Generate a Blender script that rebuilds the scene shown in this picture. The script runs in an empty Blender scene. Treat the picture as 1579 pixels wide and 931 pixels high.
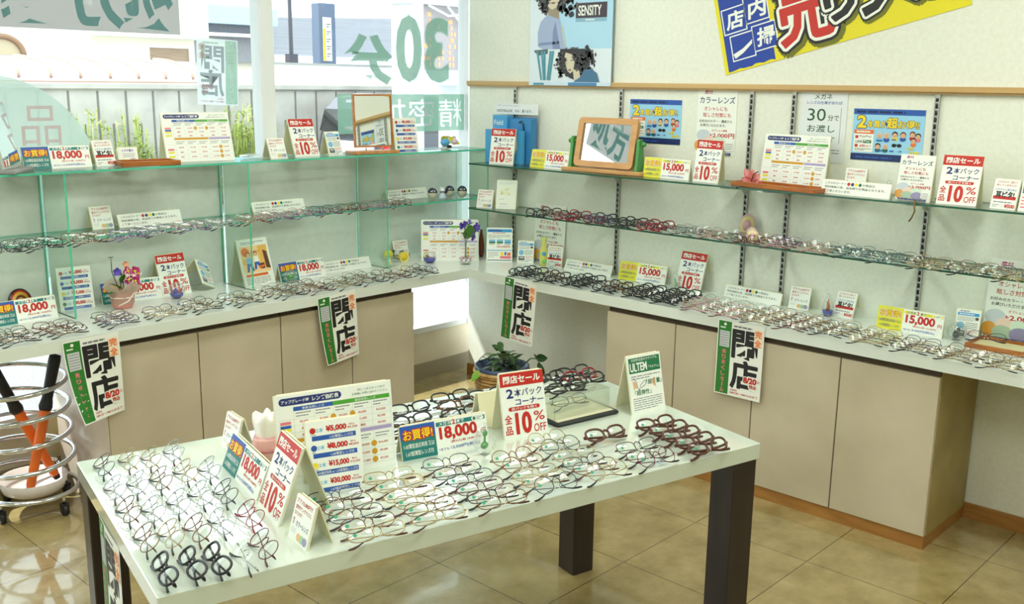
import bpy, math, random
from mathutils import Vector, Matrix, Euler
PI=math.pi
sc=bpy.context.scene; COL=sc.collection
rnd=random.Random(7)
# ---------------------------------------------------------------- camera
F=1543.777; YAW=.74917; PIT=-.215723; ROL=.013139; CAM=Vector((-3.82658,-3.88856,1.60844)); IW,IH=1579,931
fw=Vector((math.cos(YAW)*math.cos(PIT),math.sin(YAW)*math.cos(PIT),math.sin(PIT)))
rt=Vector((math.sin(YAW),-math.cos(YAW),0)); up=rt.cross(fw)
cr=rt*math.cos(ROL)+up*math.sin(ROL); cu=-rt*math.sin(ROL)+up*math.cos(ROL)
cd=bpy.data.cameras.new('camera'); cam=bpy.data.objects.new('camera',cd); COL.objects.link(cam)
cam.matrix_world=Matrix(((cr.x,cu.x,-fw.x,CAM.x),(cr.y,cu.y,-fw.y,CAM.y),(cr.z,cu.z,-fw.z,CAM.z),(0,0,0,1)))
cd.sensor_fit='HORIZONTAL'; cd.sensor_width=36; cd.lens=F/IW*36; cd.clip_start=.05; cd.clip_end=300
sc.camera=cam
# ---------------------------------------------------------------- light and exposure
vs=sc.view_settings; sc.display_settings.display_device='sRGB'
vs.view_transform='Standard'; vs.look='None'; vs.gamma=1; vs.use_curve_mapping=False; vs.exposure=0.10
w=bpy.data.worlds.new('sky'); sc.world=w; w.use_nodes=True
bg=w.node_tree.nodes['Background']; bg.inputs[0].default_value=(.86,.95,1,1); bg.inputs[1].default_value=3.0
sl=bpy.data.lights.new('sun','SUN'); sun=bpy.data.objects.new('sun',sl); COL.objects.link(sun)
sl.energy=7.5; sl.angle=.01; sl.color=(1,.97,.92); sun.rotation_euler=Vector((.5,-.75,-1.15)).to_track_quat('-Z','Y').to_euler()
LAMP_W=18.5; LAMP_COL=(.96,1,.91)
cy=sc.cycles
cy.transparent_max_bounces=40; cy.max_bounces=10; cy.diffuse_bounces=4; cy.glossy_bounces=4; cy.transmission_bounces=8
cy.use_denoising=True; cy.caustics_reflective=False; cy.caustics_refractive=False; cy.sample_clamp_indirect=6
# ---------------------------------------------------------------- helpers
def ray(px,py): return fw*F+cr*(px-IW/2)-cu*(py-IH/2)
def at(px,py,z): d=ray(px,py); return CAM+d*((z-CAM.z)/d.z)
def aty(px,py,y): d=ray(px,py); return CAM+d*((y-CAM.y)/d.y)
def lin(c): return c/12.92 if c<=.04045 else ((c+.055)/1.055)**2.4
def S(r,g,b): return (lin(r/255),lin(g/255),lin(b/255),1)
MATS={}
def mat(n,col=None,rough=.5,metal=0,spec=.5,coat=0,emit=0,alpha=None):
    if n in MATS: return MATS[n]
    m=bpy.data.materials.new(n); m.use_nodes=True; b=m.node_tree.nodes['Principled BSDF']
    b.inputs['Base Color'].default_value=col; b.inputs['Roughness'].default_value=rough; b.inputs['Metallic'].default_value=metal
    b.inputs['Specular IOR Level'].default_value=spec; b.inputs['Coat Weight'].default_value=coat; b.inputs['Coat Roughness'].default_value=.05
    if emit: b.inputs['Emission Color'].default_value=col; b.inputs['Emission Strength'].default_value=emit
    MATS[n]=m; return m
def noisy(n,c1,c2,scale=6,rough=.5,detail=6,bump=0,bscale=None,stretch=(1,1,1),spec=.5,lo=.35,hi=.65,coat=0):
    if n in MATS: return MATS[n]
    m=mat(n,c1,rough,spec=spec,coat=coat); t=m.node_tree; N=t.nodes; L=t.links; b=N['Principled BSDF']
    tc=N.new('ShaderNodeTexCoord'); mp=N.new('ShaderNodeMapping'); mp.inputs['Scale'].default_value=stretch
    L.new(tc.outputs['Object'],mp.inputs[0])
    no=N.new('ShaderNodeTexNoise'); no.inputs['Scale'].default_value=scale; no.inputs['Detail'].default_value=detail; L.new(mp.outputs[0],no.inputs[0])
    cr_=N.new('ShaderNodeValToRGB'); cr_.color_ramp.elements[0].position=lo; cr_.color_ramp.elements[1].position=hi
    cr_.color_ramp.elements[0].color=c1; cr_.color_ramp.elements[1].color=c2
    L.new(no.outputs['Fac'],cr_.inputs[0]); L.new(cr_.outputs[0],b.inputs['Base Color'])
    if bump:
        n2=N.new('ShaderNodeTexNoise'); n2.inputs['Scale'].default_value=bscale or scale; n2.inputs['Detail'].default_value=3; L.new(mp.outputs[0],n2.inputs[0])
        bp=N.new('ShaderNodeBump'); bp.inputs['Strength'].default_value=bump; bp.inputs['Distance'].default_value=.004
        L.new(n2.outputs['Fac'],bp.inputs['Height']); L.new(bp.outputs[0],b.inputs['Normal'])
    return m
def glass(n,tint=(1,1,1,1),refl=1.0,rough=0.0,haze=None):
    """clear sheet glass: fresnel reflection over tinted transparency (plus a milky share)"""
    if n in MATS: return MATS[n]
    m=bpy.data.materials.new(n); m.use_nodes=True; t=m.node_tree; N=t.nodes; L=t.links; N.clear()
    o=N.new('ShaderNodeOutputMaterial'); mx=N.new('ShaderNodeMixShader'); tr=N.new('ShaderNodeBsdfTransparent'); gl=N.new('ShaderNodeBsdfGlossy')
    tr.inputs[0].default_value=tint; gl.inputs['Roughness'].default_value=rough
    fr=N.new('ShaderNodeFresnel'); ge=N.new('ShaderNodeNewGeometry'); io=N.new('ShaderNodeMapRange'); io.inputs[3].default_value=1.5; io.inputs[4].default_value=1/1.5
    L.new(ge.outputs['Backfacing'],io.inputs[0]); L.new(io.outputs[0],fr.inputs[0])   # both faces of the sheet reflect alike
    mu=N.new('ShaderNodeMath'); mu.operation='MULTIPLY'; mu.inputs[1].default_value=refl; L.new(fr.outputs[0],mu.inputs[0])
    L.new(mu.outputs[0],mx.inputs[0])
    if haze:
        df=N.new('ShaderNodeBsdfDiffuse'); df.inputs[0].default_value=haze[0]; tl=N.new('ShaderNodeBsdfTranslucent'); tl.inputs[0].default_value=haze[0]
        ad=N.new('ShaderNodeMixShader'); ad.inputs[0].default_value=.6; L.new(df.outputs[0],ad.inputs[1]); L.new(tl.outputs[0],ad.inputs[2])
        m2=N.new('ShaderNodeMixShader'); m2.inputs[0].default_value=haze[1]; L.new(tr.outputs[0],m2.inputs[1]); L.new(ad.outputs[0],m2.inputs[2]); L.new(m2.outputs[0],mx.inputs[1])
    else: L.new(tr.outputs[0],mx.inputs[1])
    L.new(gl.outputs[0],mx.inputs[2]); L.new(mx.outputs[0],o.inputs[0]); MATS[n]=m; return m
def crystal(n,col=(1,1,1,1),ior=1.45):
    if n in MATS: return MATS[n]
    m=mat(n,col,.02); m.node_tree.nodes['Principled BSDF'].inputs['Transmission Weight'].default_value=1; m.node_tree.nodes['Principled BSDF'].inputs['IOR'].default_value=ior; return m
def tag(o,label=None,cat=None,group=None,kind=None):
    if label: o['label']=label
    if cat: o['category']=cat
    if group: o['group']=group
    if kind: o['kind']=kind
    return o
class MB:
    """collects shapes with several materials and links them as one mesh object"""
    def __init__(s): s.v=[]; s.f=[]; s.m=[]; s.ms=[]; s.sm=[]
    def mi(s,m):
        if m not in s.ms: s.ms.append(m)
        return s.ms.index(m)
    def add(s,vs,fs,m,smooth=False):
        b=len(s.v); s.v+=[tuple(x) for x in vs]; k=s.mi(m)
        for f in fs: s.f.append([b+i for i in f]); s.m.append(k); s.sm.append(smooth)
        return s
    def box(s,a,b,m,M=None):
        (x0,y0,z0),(x1,y1,z1)=a,b
        vs=[(x0,y0,z0),(x1,y0,z0),(x1,y1,z0),(x0,y1,z0),(x0,y0,z1),(x1,y0,z1),(x1,y1,z1),(x0,y1,z1)]
        if M: vs=[M@Vector(p) for p in vs]
        return s.add(vs,[(0,3,2,1),(4,5,6,7),(0,1,5,4),(1,2,6,5),(2,3,7,6),(3,0,4,7)],m)
    def rbox(s,a,b,m,r=.004,M=None):
        """box with its vertical edges and top edge chamfered"""
        (x0,y0,z0),(x1,y1,z1)=a,b
        def ring(i,z): return [(x0+r+i,y0+i,z),(x1-r-i,y0+i,z),(x1-i,y0+r+i,z),(x1-i,y1-r-i,z),(x1-r-i,y1-i,z),(x0+r+i,y1-i,z),(x0+i,y1-r-i,z),(x0+i,y0+r+i,z)]
        h=r*.6; vs=ring(h,z0)+ring(0,z0+h)+ring(0,z1-h)+ring(h,z1); fs=[tuple(range(7,-1,-1)),tuple(range(24,32))]
        for k in range(3):
            for i in range(8): j=(i+1)%8; fs.append((k*8+i,k*8+j,k*8+8+j,k*8+8+i))
        if M: vs=[M@Vector(p) for p in vs]
        return s.add(vs,fs,m)
    def tube(s,pts,r,m,n=6,closed=False,flat=1.0):
        pts=[Vector(p) for p in pts]; K=len(pts); rs=r if isinstance(r,(list,tuple)) else [r]*K; vs=[]; fs=[]; nu=None
        for i,p in enumerate(pts):
            a=pts[(i-1)%K] if (closed or i>0) else p; b=pts[(i+1)%K] if (closed or i<K-1) else p
            t=(b-a).normalized()
            if nu is None: nu=t.orthogonal().normalized()
            nu=(nu-t*nu.dot(t)); nu=nu.normalized() if nu.length>1e-6 else t.orthogonal().normalized(); bi=t.cross(nu)
            for j in range(n):
                c=2*PI*j/n; vs.append(p+(nu*math.cos(c)*flat+bi*math.sin(c))*rs[i])
        for i in range(K if closed else K-1):
            for j in range(n):
                q=(i+1)%K; fs.append((i*n+j,i*n+(j+1)%n,q*n+(j+1)%n,q*n+j))
        if not closed: fs.append(tuple(range(n-1,-1,-1))); fs.append(tuple((K-1)*n+j for j in range(n)))
        return s.add(vs,fs,m,True)
    def lathe(s,prof,m,n=24,o=(0,0,0),sx=1,sy=1,smooth=True):
        vs=[];fs=[]
        for (r,z) in prof:
            for j in range(n): c=2*PI*j/n; vs.append((o[0]+r*math.cos(c)*sx,o[1]+r*math.sin(c)*sy,o[2]+z))
        for i in range(len(prof)-1):
            for j in range(n): fs.append((i*n+j,i*n+(j+1)%n,(i+1)*n+(j+1)%n,(i+1)*n+j))
        if prof[0][0]>1e-5: fs.append(tuple(range(n-1,-1,-1)))
        if prof[-1][0]>1e-5: fs.append(tuple((len(prof)-1)*n+j for j in range(n)))
        return s.add(vs,fs,m,smooth)
    def ball(s,c,r,m,sx=1,sy=1,sz=1,n=16):
        k=n//2; return s.lathe([(max(1e-6,r*math.sin(PI*i/k)),-r*sz*math.cos(PI*i/k)) for i in range(k+1)],m,n,c,sx,sy)
    def leaf(s,base,d,L,W,m,droop=.3,nrm=(0,0,1),seg=5):
        d=Vector(d).normalized(); nrm=Vector(nrm); side=d.cross(nrm); side=side.normalized() if side.length>1e-4 else Vector((1,0,0)); u=side.cross(d)
        vs=[];fs=[]
        for i in range(seg+1):
            t=i/seg; c=Vector(base)+d*(L*t)-Vector((0,0,1))*droop*L*t*t; wd=W*math.sin(PI*min(1,t*.93+.07))**.8*.5 if i<seg else 1e-4
            vs+=[c-side*wd+u*wd*.25,c-u*.0005,c+side*wd+u*wd*.25]
        for i in range(seg):
            for k in (0,1): a=i*3+k; fs.append((a,a+1,a+4,a+3))
        return s.add(vs,fs,m,True)
    def mesh(s,name):
        me=bpy.data.meshes.new(name); me.from_pydata(s.v,[],s.f)
        for m in s.ms: me.materials.append(m)
        me.polygons.foreach_set('material_index',s.m); me.polygons.foreach_set('use_smooth',s.sm); me.update(); return me
    def build(s,name,parent=None,loc=(0,0,0),rot=(0,0,0)):
        return link(name,s.mesh(name),parent,loc,rot)
def link(name,me,parent=None,loc=(0,0,0),rot=(0,0,0)):
    o=bpy.data.objects.new(name,me); COL.objects.link(o); o.parent=parent; o.location=loc; o.rotation_euler=rot; return o
def empty(name,loc=(0,0,0),rz=0):
    o=bpy.data.objects.new(name,None); COL.objects.link(o); o.location=loc; o.rotation_euler=(0,0,rz); o.empty_display_size=.05; return o
def struct(o): o['kind']='structure'; return o
# ---------------------------------------------------------------- lettering
TX={}
def glyphs(s,bold=0):
    k=(s,bold)
    if k not in TX:
        c=bpy.data.curves.new('t','FONT'); c.body=s; c.size=1; c.resolution_u=3; c.offset=bold; c.fill_mode='FRONT'
        o=bpy.data.objects.new('t',c); COL.objects.link(o)
        me=bpy.data.meshes.new_from_object(o.evaluated_get(bpy.context.evaluated_depsgraph_get()))
        vs=[(v.co.x,v.co.y) for v in me.vertices]; fs=[tuple(p.vertices) for p in me.polygons]
        bpy.data.objects.remove(o); bpy.data.curves.remove(c); bpy.data.meshes.remove(me); TX[k]=(vs,fs)
    return TX[k]
def box2(vs): xs=[p[0] for p in vs]; ys=[p[1] for p in vs]; return min(xs),max(xs),min(ys),max(ys)
class Face:
    """a printed sheet: x to the right, z up from the middle of its lower edge, print facing -y"""
    def __init__(s,w,h,m,t=.003,back=None,grid=None,r=0):
        s.b=MB(); s.w=w; s.h=h; s.L=0; s.bend=grid
        if grid:
            n=10
            vs=[(-w/2+w*i/n,0,h*j/n) for j in range(n+1) for i in range(n+1)]; q=(n+1)**2
            fs=[(j*(n+1)+i,j*(n+1)+i+1,(j+1)*(n+1)+i+1,(j+1)*(n+1)+i) for j in range(n) for i in range(n)]
            s.b.add(vs,fs,m); s.b.add([(x,t,z) for x,y,z in vs],[f[::-1] for f in fs],back or m)
        else: s.b.box((-w/2,0,0),(w/2,t,h),m)
    heavy=True; lift=0; bend=None
    def y(s,l): return -.00025*(l+1)-s.lift
    def rect(s,x0,z0,x1,z1,m,l=0):
        if s.bend and z1-z0>.05:
            n=12; return [s.rect(x0,z0+(z1-z0)*i/n,x1,z0+(z1-z0)*(i+1)/n,m,l) for i in range(n)][0]
        s.b.add([(x0,s.y(l),z0),(x1,s.y(l),z0),(x1,s.y(l),z1),(x0,s.y(l),z1)],[(0,1,2,3)],m); return s
    def poly(s,pts,m,l=0): s.b.add([(x,s.y(l),z) for x,z in pts],[tuple(range(len(pts)))],m); return s
    def pill(s,x0,z0,x1,z1,m,l=0,r=None):
        r=r or (z1-z0)/2; p=[]
        for cx,cz,a in ((x1-r,z0+r,-90),(x1-r,z1-r,0),(x0+r,z1-r,90),(x0+r,z0+r,180)):
            for k in range(6): q=math.radians(a+18*k); p.append((cx+r*math.cos(q),cz+r*math.sin(q)))
        return s.poly(p,m,l)
    def disc(s,x,z,r,m,l=0,rz=None,n=18): return s.poly([(x+r*math.cos(2*PI*k/n),z+(rz or r)*math.sin(2*PI*k/n)) for k in range(n)],m,l)
    def blob(s,x,z,rx,rz,m,l=0,j=.12,n=30,seed=1):
        q=random.Random(seed); return s.poly([(x+rx*(1+q.uniform(-j,j))*math.cos(2*PI*k/n),z+rz*(1+q.uniform(-j,j))*math.sin(2*PI*k/n)) for k in range(n)],m,l)
    def bars(s,x0,z0,x1,z1,n,m,l=0,fill=.45,seed=1):
        q=random.Random(seed); p=(z1-z0)/n
        for k in range(n):
            x=x0; e=x1 if k<n-1 else x0+(x1-x0)*q.uniform(.5,.95); z=z1-(k+.5)*p
            while x<e-.001: d=min(e-x,(x1-x0)*q.uniform(.06,.22)); s.rect(x,z-p*fill/2,x+d*.86,z+p*fill/2,m,l); x+=d
        return s
    def text(s,t,x,z,w,h,m,l=1,bold=.012,align='c',rot=0,mirror=False,grow=0,shear=0):
        """lettering fitted in a box of width w (None keeps the letters' own shape) and height h, (x,z) its lower left or centre"""
        if bold>.022 and s.heavy:      # heavy strokes: the letter printed several times, each a little shifted and a hair further out
            b0=.014; R=bold-b0; x0,x1,z0,z1=box2(glyphs(t,.012)[0]); kz=h/(z1-z0); kx=w/(x1-x0) if w else kz; k=min(kx,kz); N=8 if R<.06 else 14; L0=s.lift
            for j in range(N):
                s.lift=L0+j*1.4e-5; s.text(t,x+math.cos(2*PI*j/N)*R*k,z+math.sin(2*PI*j/N)*R*k,w,h,m,l,b0,align,rot,mirror,0,shear)
            s.lift=L0+N*1.4e-5; s.text(t,x,z,w,h,m,l,b0,align,rot,mirror,0,shear); s.lift=L0; return s
        vs,fs=glyphs(t,bold); base=glyphs(t,.012)[0]; x0,x1,z0,z1=box2(base)
        kz=h/(z1-z0); kx=w/(x1-x0) if w else kz; W=(x1-x0)*kx
        ox=-W/2 if align=='c' else 0; out=[]
        for a,b in vs:
            X=(a-x0)*kx+ox; Z=(b-z0)*kz; X+=shear*Z
            if mirror: X=-X
            if rot: X,Z=X*math.cos(rot)-(Z-h/2)*math.sin(rot),X*math.sin(rot)+(Z-h/2)*math.cos(rot)+h/2
            out.append((x+X,s.y(l),z+Z))
        s.b.add(out,[f[::-1] for f in fs] if mirror else fs,m); return s
    def mesh(s,name,bend=None):
        if bend: s.b.v=[bend(*p) for p in s.b.v]
        return s.b.mesh(name)
# ---------------------------------------------------------------- materials
PAPER=mat('paper_white',S(236,240,232),.45); CREAM=mat('board_cream',S(226,222,190),.5); RED=mat('ink_red',S(190,36,24),.45); NAVY=mat('ink_navy',S(30,44,110),.45)
BLACK=mat('ink_black',S(26,24,26),.5); GREEN=mat('ink_green',S(22,112,70),.45); YEL=mat('ink_yellow',S(240,214,24),.45); BLUE=mat('ink_blue',S(36,86,170),.45)
GREY=mat('ink_grey',S(120,124,128),.5); LBLUE=mat('ink_light_blue',S(120,184,222),.45); ORANGE=mat('ink_orange',S(226,110,34),.45); PINK=mat('ink_pink',S(226,120,130),.5)
LGREY=mat('ink_light_grey',S(196,200,204),.5); TEALINK=mat('ink_teal',S(28,120,116),.45); LIME=mat('ink_lime',S(226,222,50),.45); MAG=mat('ink_magenta',S(176,40,110),.45)
SKIN=mat('ink_skin',S(222,178,140),.5); BROWNINK=mat('ink_brown',S(96,62,40),.5); PALEY=mat('ink_pale_yellow',S(240,232,150),.5); GOLDINK=mat('ink_ochre',S(204,150,24),.5)
LILAC=mat('ink_lilac',S(170,156,200),.5); DGREEN=mat('ink_leaf',S(44,120,44),.45); CYAN=mat('ink_cyan',S(40,150,214),.45)
WALL=noisy('wallpaper',S(224,227,215),S(230,233,222),60,.75,bump=.25,bscale=220,spec=.3)
LAMI=noisy('door_laminate',S(184,173,148),S(202,191,168),3.2,.42,9,stretch=(1,1,1.2),lo=.3,hi=.7)
LAMID=noisy('cabinet_carcass',S(150,132,78),S(168,150,94),5,.5)
WHITE=mat('counter_white',S(222,230,222),.22,coat=.2); TABLE=mat('table_white_gloss',S(206,217,204),.04,spec=.9,coat=1)
OCHRE=noisy('kickboard_ochre',S(150,102,46),S(168,120,60),8,.45,stretch=(1,1,6)); WOODL=noisy('ledge_wood',S(186,150,92),S(206,172,116),12,.4,stretch=(1,.08,4))
DARK=noisy('table_leg_brown',S(38,28,24),S(50,38,32),20,.38,stretch=(1,1,.1)); SHADOW=mat('painted_gap_shade',S(70,58,40),.7)  # the second is a shade tone for the gap under the worktops
CHROME=mat('chrome',S(214,216,220),.14,1); STEEL=mat('shelf_steel',S(172,174,168),.4,.35); SLOT=mat('slot_dark',S(30,30,32),.7)
FRAMEW=mat('window_frame_white',S(226,230,232),.35); PANELG=noisy('back_panel_grey',S(206,214,208),S(212,220,214),30,.6)
EDGE=mat('glass_edge_green',S(84,206,170),.12,spec=.6); EDGE.node_tree.nodes['Principled BSDF'].inputs['Transmission Weight'].default_value=.35
EDGED=mat('glass_edge_dark_green',S(26,84,62),.12,spec=.6)
PANE=glass('window_glass',(.97,1,.99,1),.6); SHELF=glass('shelf_glass',(.93,.985,.96,1),.9); LENS=glass('lens_glass',(.965,.98,.97,1),.8); ACRY=glass('acrylic_clear',(.95,.97,.94,1),1.0,haze=((.92,.94,.86,1),.10))
WOOD=noisy('wood_warm',S(160,98,46),S(190,124,64),9,.4,stretch=(1,6,6)); WOODM=noisy('wood_mid',S(178,122,72),S(200,146,92),10,.4,stretch=(6,1,1)); TRAYW=noisy('tray_wood',S(150,84,32),S(180,108,44),10,.35,stretch=(1,6,6))
MIRROR=mat('mirror_glass',S(236,240,238),.01,1)
# ---------------------------------------------------------------- room
WY=.12     # the window plane
ZC=.708; ZT=.675; ZA=1.2665; ZB=1.0145; ZR1=1.2085; ZR2=.983
def floor_mat():
    m=mat('vinyl_tile',S(170,150,104),.25,coat=.9); t=m.node_tree; N=t.nodes; L=t.links; b=N['Principled BSDF']
    tc=N.new('ShaderNodeTexCoord')
    n1=N.new('ShaderNodeTexNoise'); n1.inputs['Scale'].default_value=7; n1.inputs['Detail'].default_value=9; n1.inputs['Roughness'].default_value=.65; L.new(tc.outputs['Object'],n1.inputs[0])
    r=N.new('ShaderNodeValToRGB'); e=r.color_ramp.elements; e[0].position=.32; e[0].color=S(136,119,72); e[1].position=.7; e[1].color=S(174,156,108)
    L.new(n1.outputs['Fac'],r.inputs[0])
    br=N.new('ShaderNodeTexBrick'); br.offset=0; br.inputs['Scale'].default_value=1; br.inputs['Brick Width'].default_value=.45; br.inputs['Row Height'].default_value=.45; br.inputs['Mortar Size'].default_value=.0016
    br.inputs['Mortar'].default_value=S(112,94,60); br.inputs['Color1'].default_value=(1,1,1,1); br.inputs['Color2'].default_value=(.93,.93,.92,1)
    mp=N.new('ShaderNodeMapping'); mp.inputs['Location'].default_value=(-1.229+.45*3,-2.0147+.45*5,0); mp.vector_type='TEXTURE'; L.new(tc.outputs['Object'],mp.inputs[0]); L.new(mp.outputs[0],br.inputs[0])
    mx=N.new('ShaderNodeMix'); mx.data_type='RGBA'; mx.blend_type='MULTIPLY'; mx.inputs[0].default_value=1; L.new(r.outputs[0],mx.inputs[6]); L.new(br.outputs['Color'],mx.inputs[7]); L.new(mx.outputs[2],b.inputs['Base Color'])
    n2=N.new('ShaderNodeTexNoise'); n2.inputs['Scale'].default_value=9; n2.inputs['Detail'].default_value=2; L.new(tc.outputs['Object'],n2.inputs[0])
    bp=N.new('ShaderNodeBump'); bp.inputs['Strength'].default_value=.07; bp.inputs['Distance'].default_value=.010; L.new(n2.outputs['Fac'],bp.inputs['Height']); L.new(bp.outputs[0],b.inputs['Normal']); L.new(bp.outputs[0],b.inputs['Coat Normal'])
    return m
X0,Y0,ZCEIL=-7.5,-7.5,2.7
struct(MB().box((X0,Y0,-.08),(.3,WY+.03,0),floor_mat()).build('floor'))
struct(MB().box((X0-.2,Y0-.2,ZCEIL),(.3,WY+.12,ZCEIL+.12),mat('ceiling_white',S(232,232,222),.8)).build('ceiling'))
struct(MB().box((X0-.2,WY+.12,ZCEIL),(.6,WY+1.42,ZCEIL+.12),mat('added_canopy_grey',S(150,152,152),.7)).build('added_sun_canopy'))  # unseen canopy, added to keep direct sun off the upper windows
struct(MB().box((0,Y0,0),(.14,0,ZCEIL),WALL).build('wall_right'))
struct(MB().box((X0,Y0-.12,0),(.14,Y0,ZCEIL),WALL).build('wall_back'))
struct(MB().box((X0-.12,Y0,0),(X0,WY,ZCEIL),WALL).build('wall_left'))
wf=MB().box((X0,WY-.02,0),(.3,WY+.08,.262),noisy('low_wall_beige',S(206,196,172),S(214,205,182),8,.6)).box((X0,WY-.03,.0),(.3,WY-.02,.09),mat('skirting_grey_beige',S(150,140,116),.6))
wf.box((X0,WY-.03,2.3),(.3,WY+.08,ZCEIL),WALL).box((.125,WY-.03,.262),(.3,WY+.08,2.3),FRAMEW)
struct(wf.build('wall_window'))
struct(MB().box((-.012,Y0,0),(0,0,.06),OCHRE).build('baseboard_right'))
struct(MB().box((-.022,Y0,1.594),(0,0,1.614),WOODL).box((-.014,Y0,1.586),(0,0,1.594),WOODL).build('trim_ledge'))
for i,(a,b) in enumerate(((X0,-1.209),(-1.15,.125))):
    o=MB()
    fr=.03 if i==0 else .02
    o.box((a,WY-.025,.262),(b,WY+.045,.292),FRAMEW).box((a,WY-.025,2.26),(b,WY+.045,2.3),FRAMEW)
    if i==0:
        o.box((-1.209-.012,WY-.024,.262),(-1.178,WY+.05,2.3),FRAMEW).box((-4.2,WY-.03,.262),(-4.14,WY+.05,2.3),FRAMEW)
    else:
        o.box((-1.178,WY-.024,.262),(-1.15,WY+.05,2.3),FRAMEW).box((.08,WY-.03,.262),(.125,WY+.05,2.3),FRAMEW)
    f=struct(o.build('window_%d'%(i+1)))
    MB().box((a,WY,.292),(b,WY+.006,2.26),PANE).build('pane',f)
# ceiling lamps: recessed fluorescent fittings of the shop
lampm=mat('lamp_diffuser',(1,.99,.93,1),.5,emit=2.2)
lhouse=mat('lamp_housing',S(230,230,226),.5)
for i,(x,y) in enumerate(((-1.3,-1.1),(-1.3,-3.0),(-1.3,-5.0),(-3.4,-1.1),(-3.4,-3.0),(-3.4,-5.0),(-5.6,-1.6),(-5.6,-4.4))):
    e=empty('ceiling_lamp',(x,y,ZCEIL)); tag(e,'recessed fluorescent ceiling lamp above the shop floor','lamp','ceiling lamps')
    MB().box((-.65,-.2,-.03),(.65,-.17,0),lhouse).box((-.65,.17,-.03),(.65,.2,0),lhouse).box((-.65,-.17,-.03),(-.62,.17,0),lhouse).box((.62,-.17,-.03),(.65,.17,0),lhouse).build('housing',e)
    MB().box((-.62,-.17,-.02),(.62,.17,-.012),lampm).build('diffuser',e)
    ld=bpy.data.lights.new('lamp_light','AREA'); ld.shape='RECTANGLE'; ld.size=1.24; ld.size_y=.34; ld.energy=LAMP_W; ld.color=LAMP_COL
    lo=bpy.data.objects.new('lamp_light',ld); COL.objects.link(lo); lo.parent=e; lo.location=(0,0,-.035)
# sky portals in the two windows
for i,(a,b) in enumerate(((-4.14,-1.221),(-1.15,.08))):
    ld=bpy.data.lights.new('sky_portal','AREA'); ld.shape='RECTANGLE'; ld.size=b-a; ld.size_y=1.97; ld.cycles.is_portal=True
    lo=bpy.data.objects.new('sky_portal',ld); COL.objects.link(lo); lo.location=((a+b)/2,WY+.06,1.276); lo.rotation_euler=(-PI/2,0,0)
# ---------------------------------------------------------------- counters and cabinets
ct=MB(); T=.044
ct.box((-2.95,-.427,ZC-T),(0,.085,ZC),WHITE)
tag(ct.build('worktop'),'long white worktop along the window wall under the glass shelves','worktop')
ct=MB().box((-.423,-4.6,ZC-T),(0,-.428,ZC),WHITE)
tag(ct.build('worktop'),'long white worktop along the right wall, over the beige cupboards','worktop')
def cabinet(name,label,M,doors,side_end):
    """doors: list of (a,b) along local x; the front faces -y at y=0, depth .38"""
    e=empty(name); e.matrix_world=M; tag(e,label,'cabinet','beige cupboards under the worktops')
    a=doors[0][0]; b=doors[-1][1]
    MB().box((a,.02,.05),(b,.395,ZC-T-.002),LAMID).build('carcass',e)
    MB().box((a+.004,.012,ZC-T-.024),(b-.004,.022,ZC-T-.004),SHADOW).build('painted_shadow_strip',e)  # dark strip painting the shadow gap between doors and worktop
    MB().box((a+.002,.006,0),(b-.002,.39,.05),OCHRE).build('kickboard',e)
    for p,q in doors:
        MB().rbox((p+.0025,0,.052),(q-.0025,.0195,ZC-T-.026),LAMI,.0012).build('door',e)
    return e
Ml=Matrix.Translation((0,-.405,0))
cabinet('cabinet','beige two-door cupboard under the window worktop, nearer the orange wands',Ml,[(-2.264,-1.8825),(-1.8825,-1.5022)],0)
c=cabinet('cabinet','beige two-door cupboard under the window worktop, nearer the bright corner',Ml,[(-1.5022,-1.131),(-1.131,-.7612)],0)
MB().box((-2.272,.0,.0),(-2.264,.44,ZC-T-.002),noisy('side_panel_pale',S(206,192,176),S(214,202,188),4,.3,coat=.2)).build('side_panel',[o for o in COL.objects if o.name=='cabinet'][0])
Mr=Matrix.Translation((-.412,0,0))@Matrix.Rotation(-PI/2,4,'Z')
cabinet('cabinet','beige two-door cupboard under the right worktop, behind the pale green-headed tent sign',Mr,[(1.283,1.6405),(1.6405,2.01)],0)
cabinet('cabinet','beige two-door cupboard under the right worktop, at the open kneehole end',Mr,[(2.01,2.362),(2.362,2.7216)],0)
# ---------------------------------------------------------------- glass shelving along the window
e=empty('glass_shelving'); tag(e,'green-edged glass shelving with uprights on the window worktop','shelving')
def gshelf(a,b,m,em,edges):
    """glass board: clear faces, coloured edges"""
    (x0,y0,z0),(x1,y1,z1)=a,b; o=MB(); v=[(x0,y0,z0),(x1,y0,z0),(x1,y1,z0),(x0,y1,z0),(x0,y0,z1),(x1,y0,z1),(x1,y1,z1),(x0,y1,z1)]
    fs=[(0,3,2,1),(4,5,6,7),(0,1,5,4),(1,2,6,5),(2,3,7,6),(3,0,4,7)]; o.add(v,[f for i,f in enumerate(fs) if i not in edges],m); o.add(v,[fs[i] for i in edges],em); return o
YF=-.153; YB=.083
gshelf((-2.95,YF,1.258),(-.002,YB,ZA),SHELF,EDGE,(2,3,4,5)).build('shelf_board',e)
gshelf((-2.95,YF,1.006),(-.002,YB,ZB),SHELF,EDGE,(2,3,4,5)).build('shelf_board',e)
for x in (-2.243,-1.4657,-.702,-.008):
    for z0,z1 in ((ZC,1.006),(ZB,1.258)):
        gshelf((x-.004,YF+.003,z0),(x+.004,YB,z1),SHELF,EDGE,(0,1,2,4)).build('upright',e)
for a,b in ((-2.95,-2.239),(-2.227,-1.455),(-1.443,-.7045),(-.6925,.03)):
    MB().box((a,.086,ZC),(b,.094,1.255),PANELG).build('back_panel',e)
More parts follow.
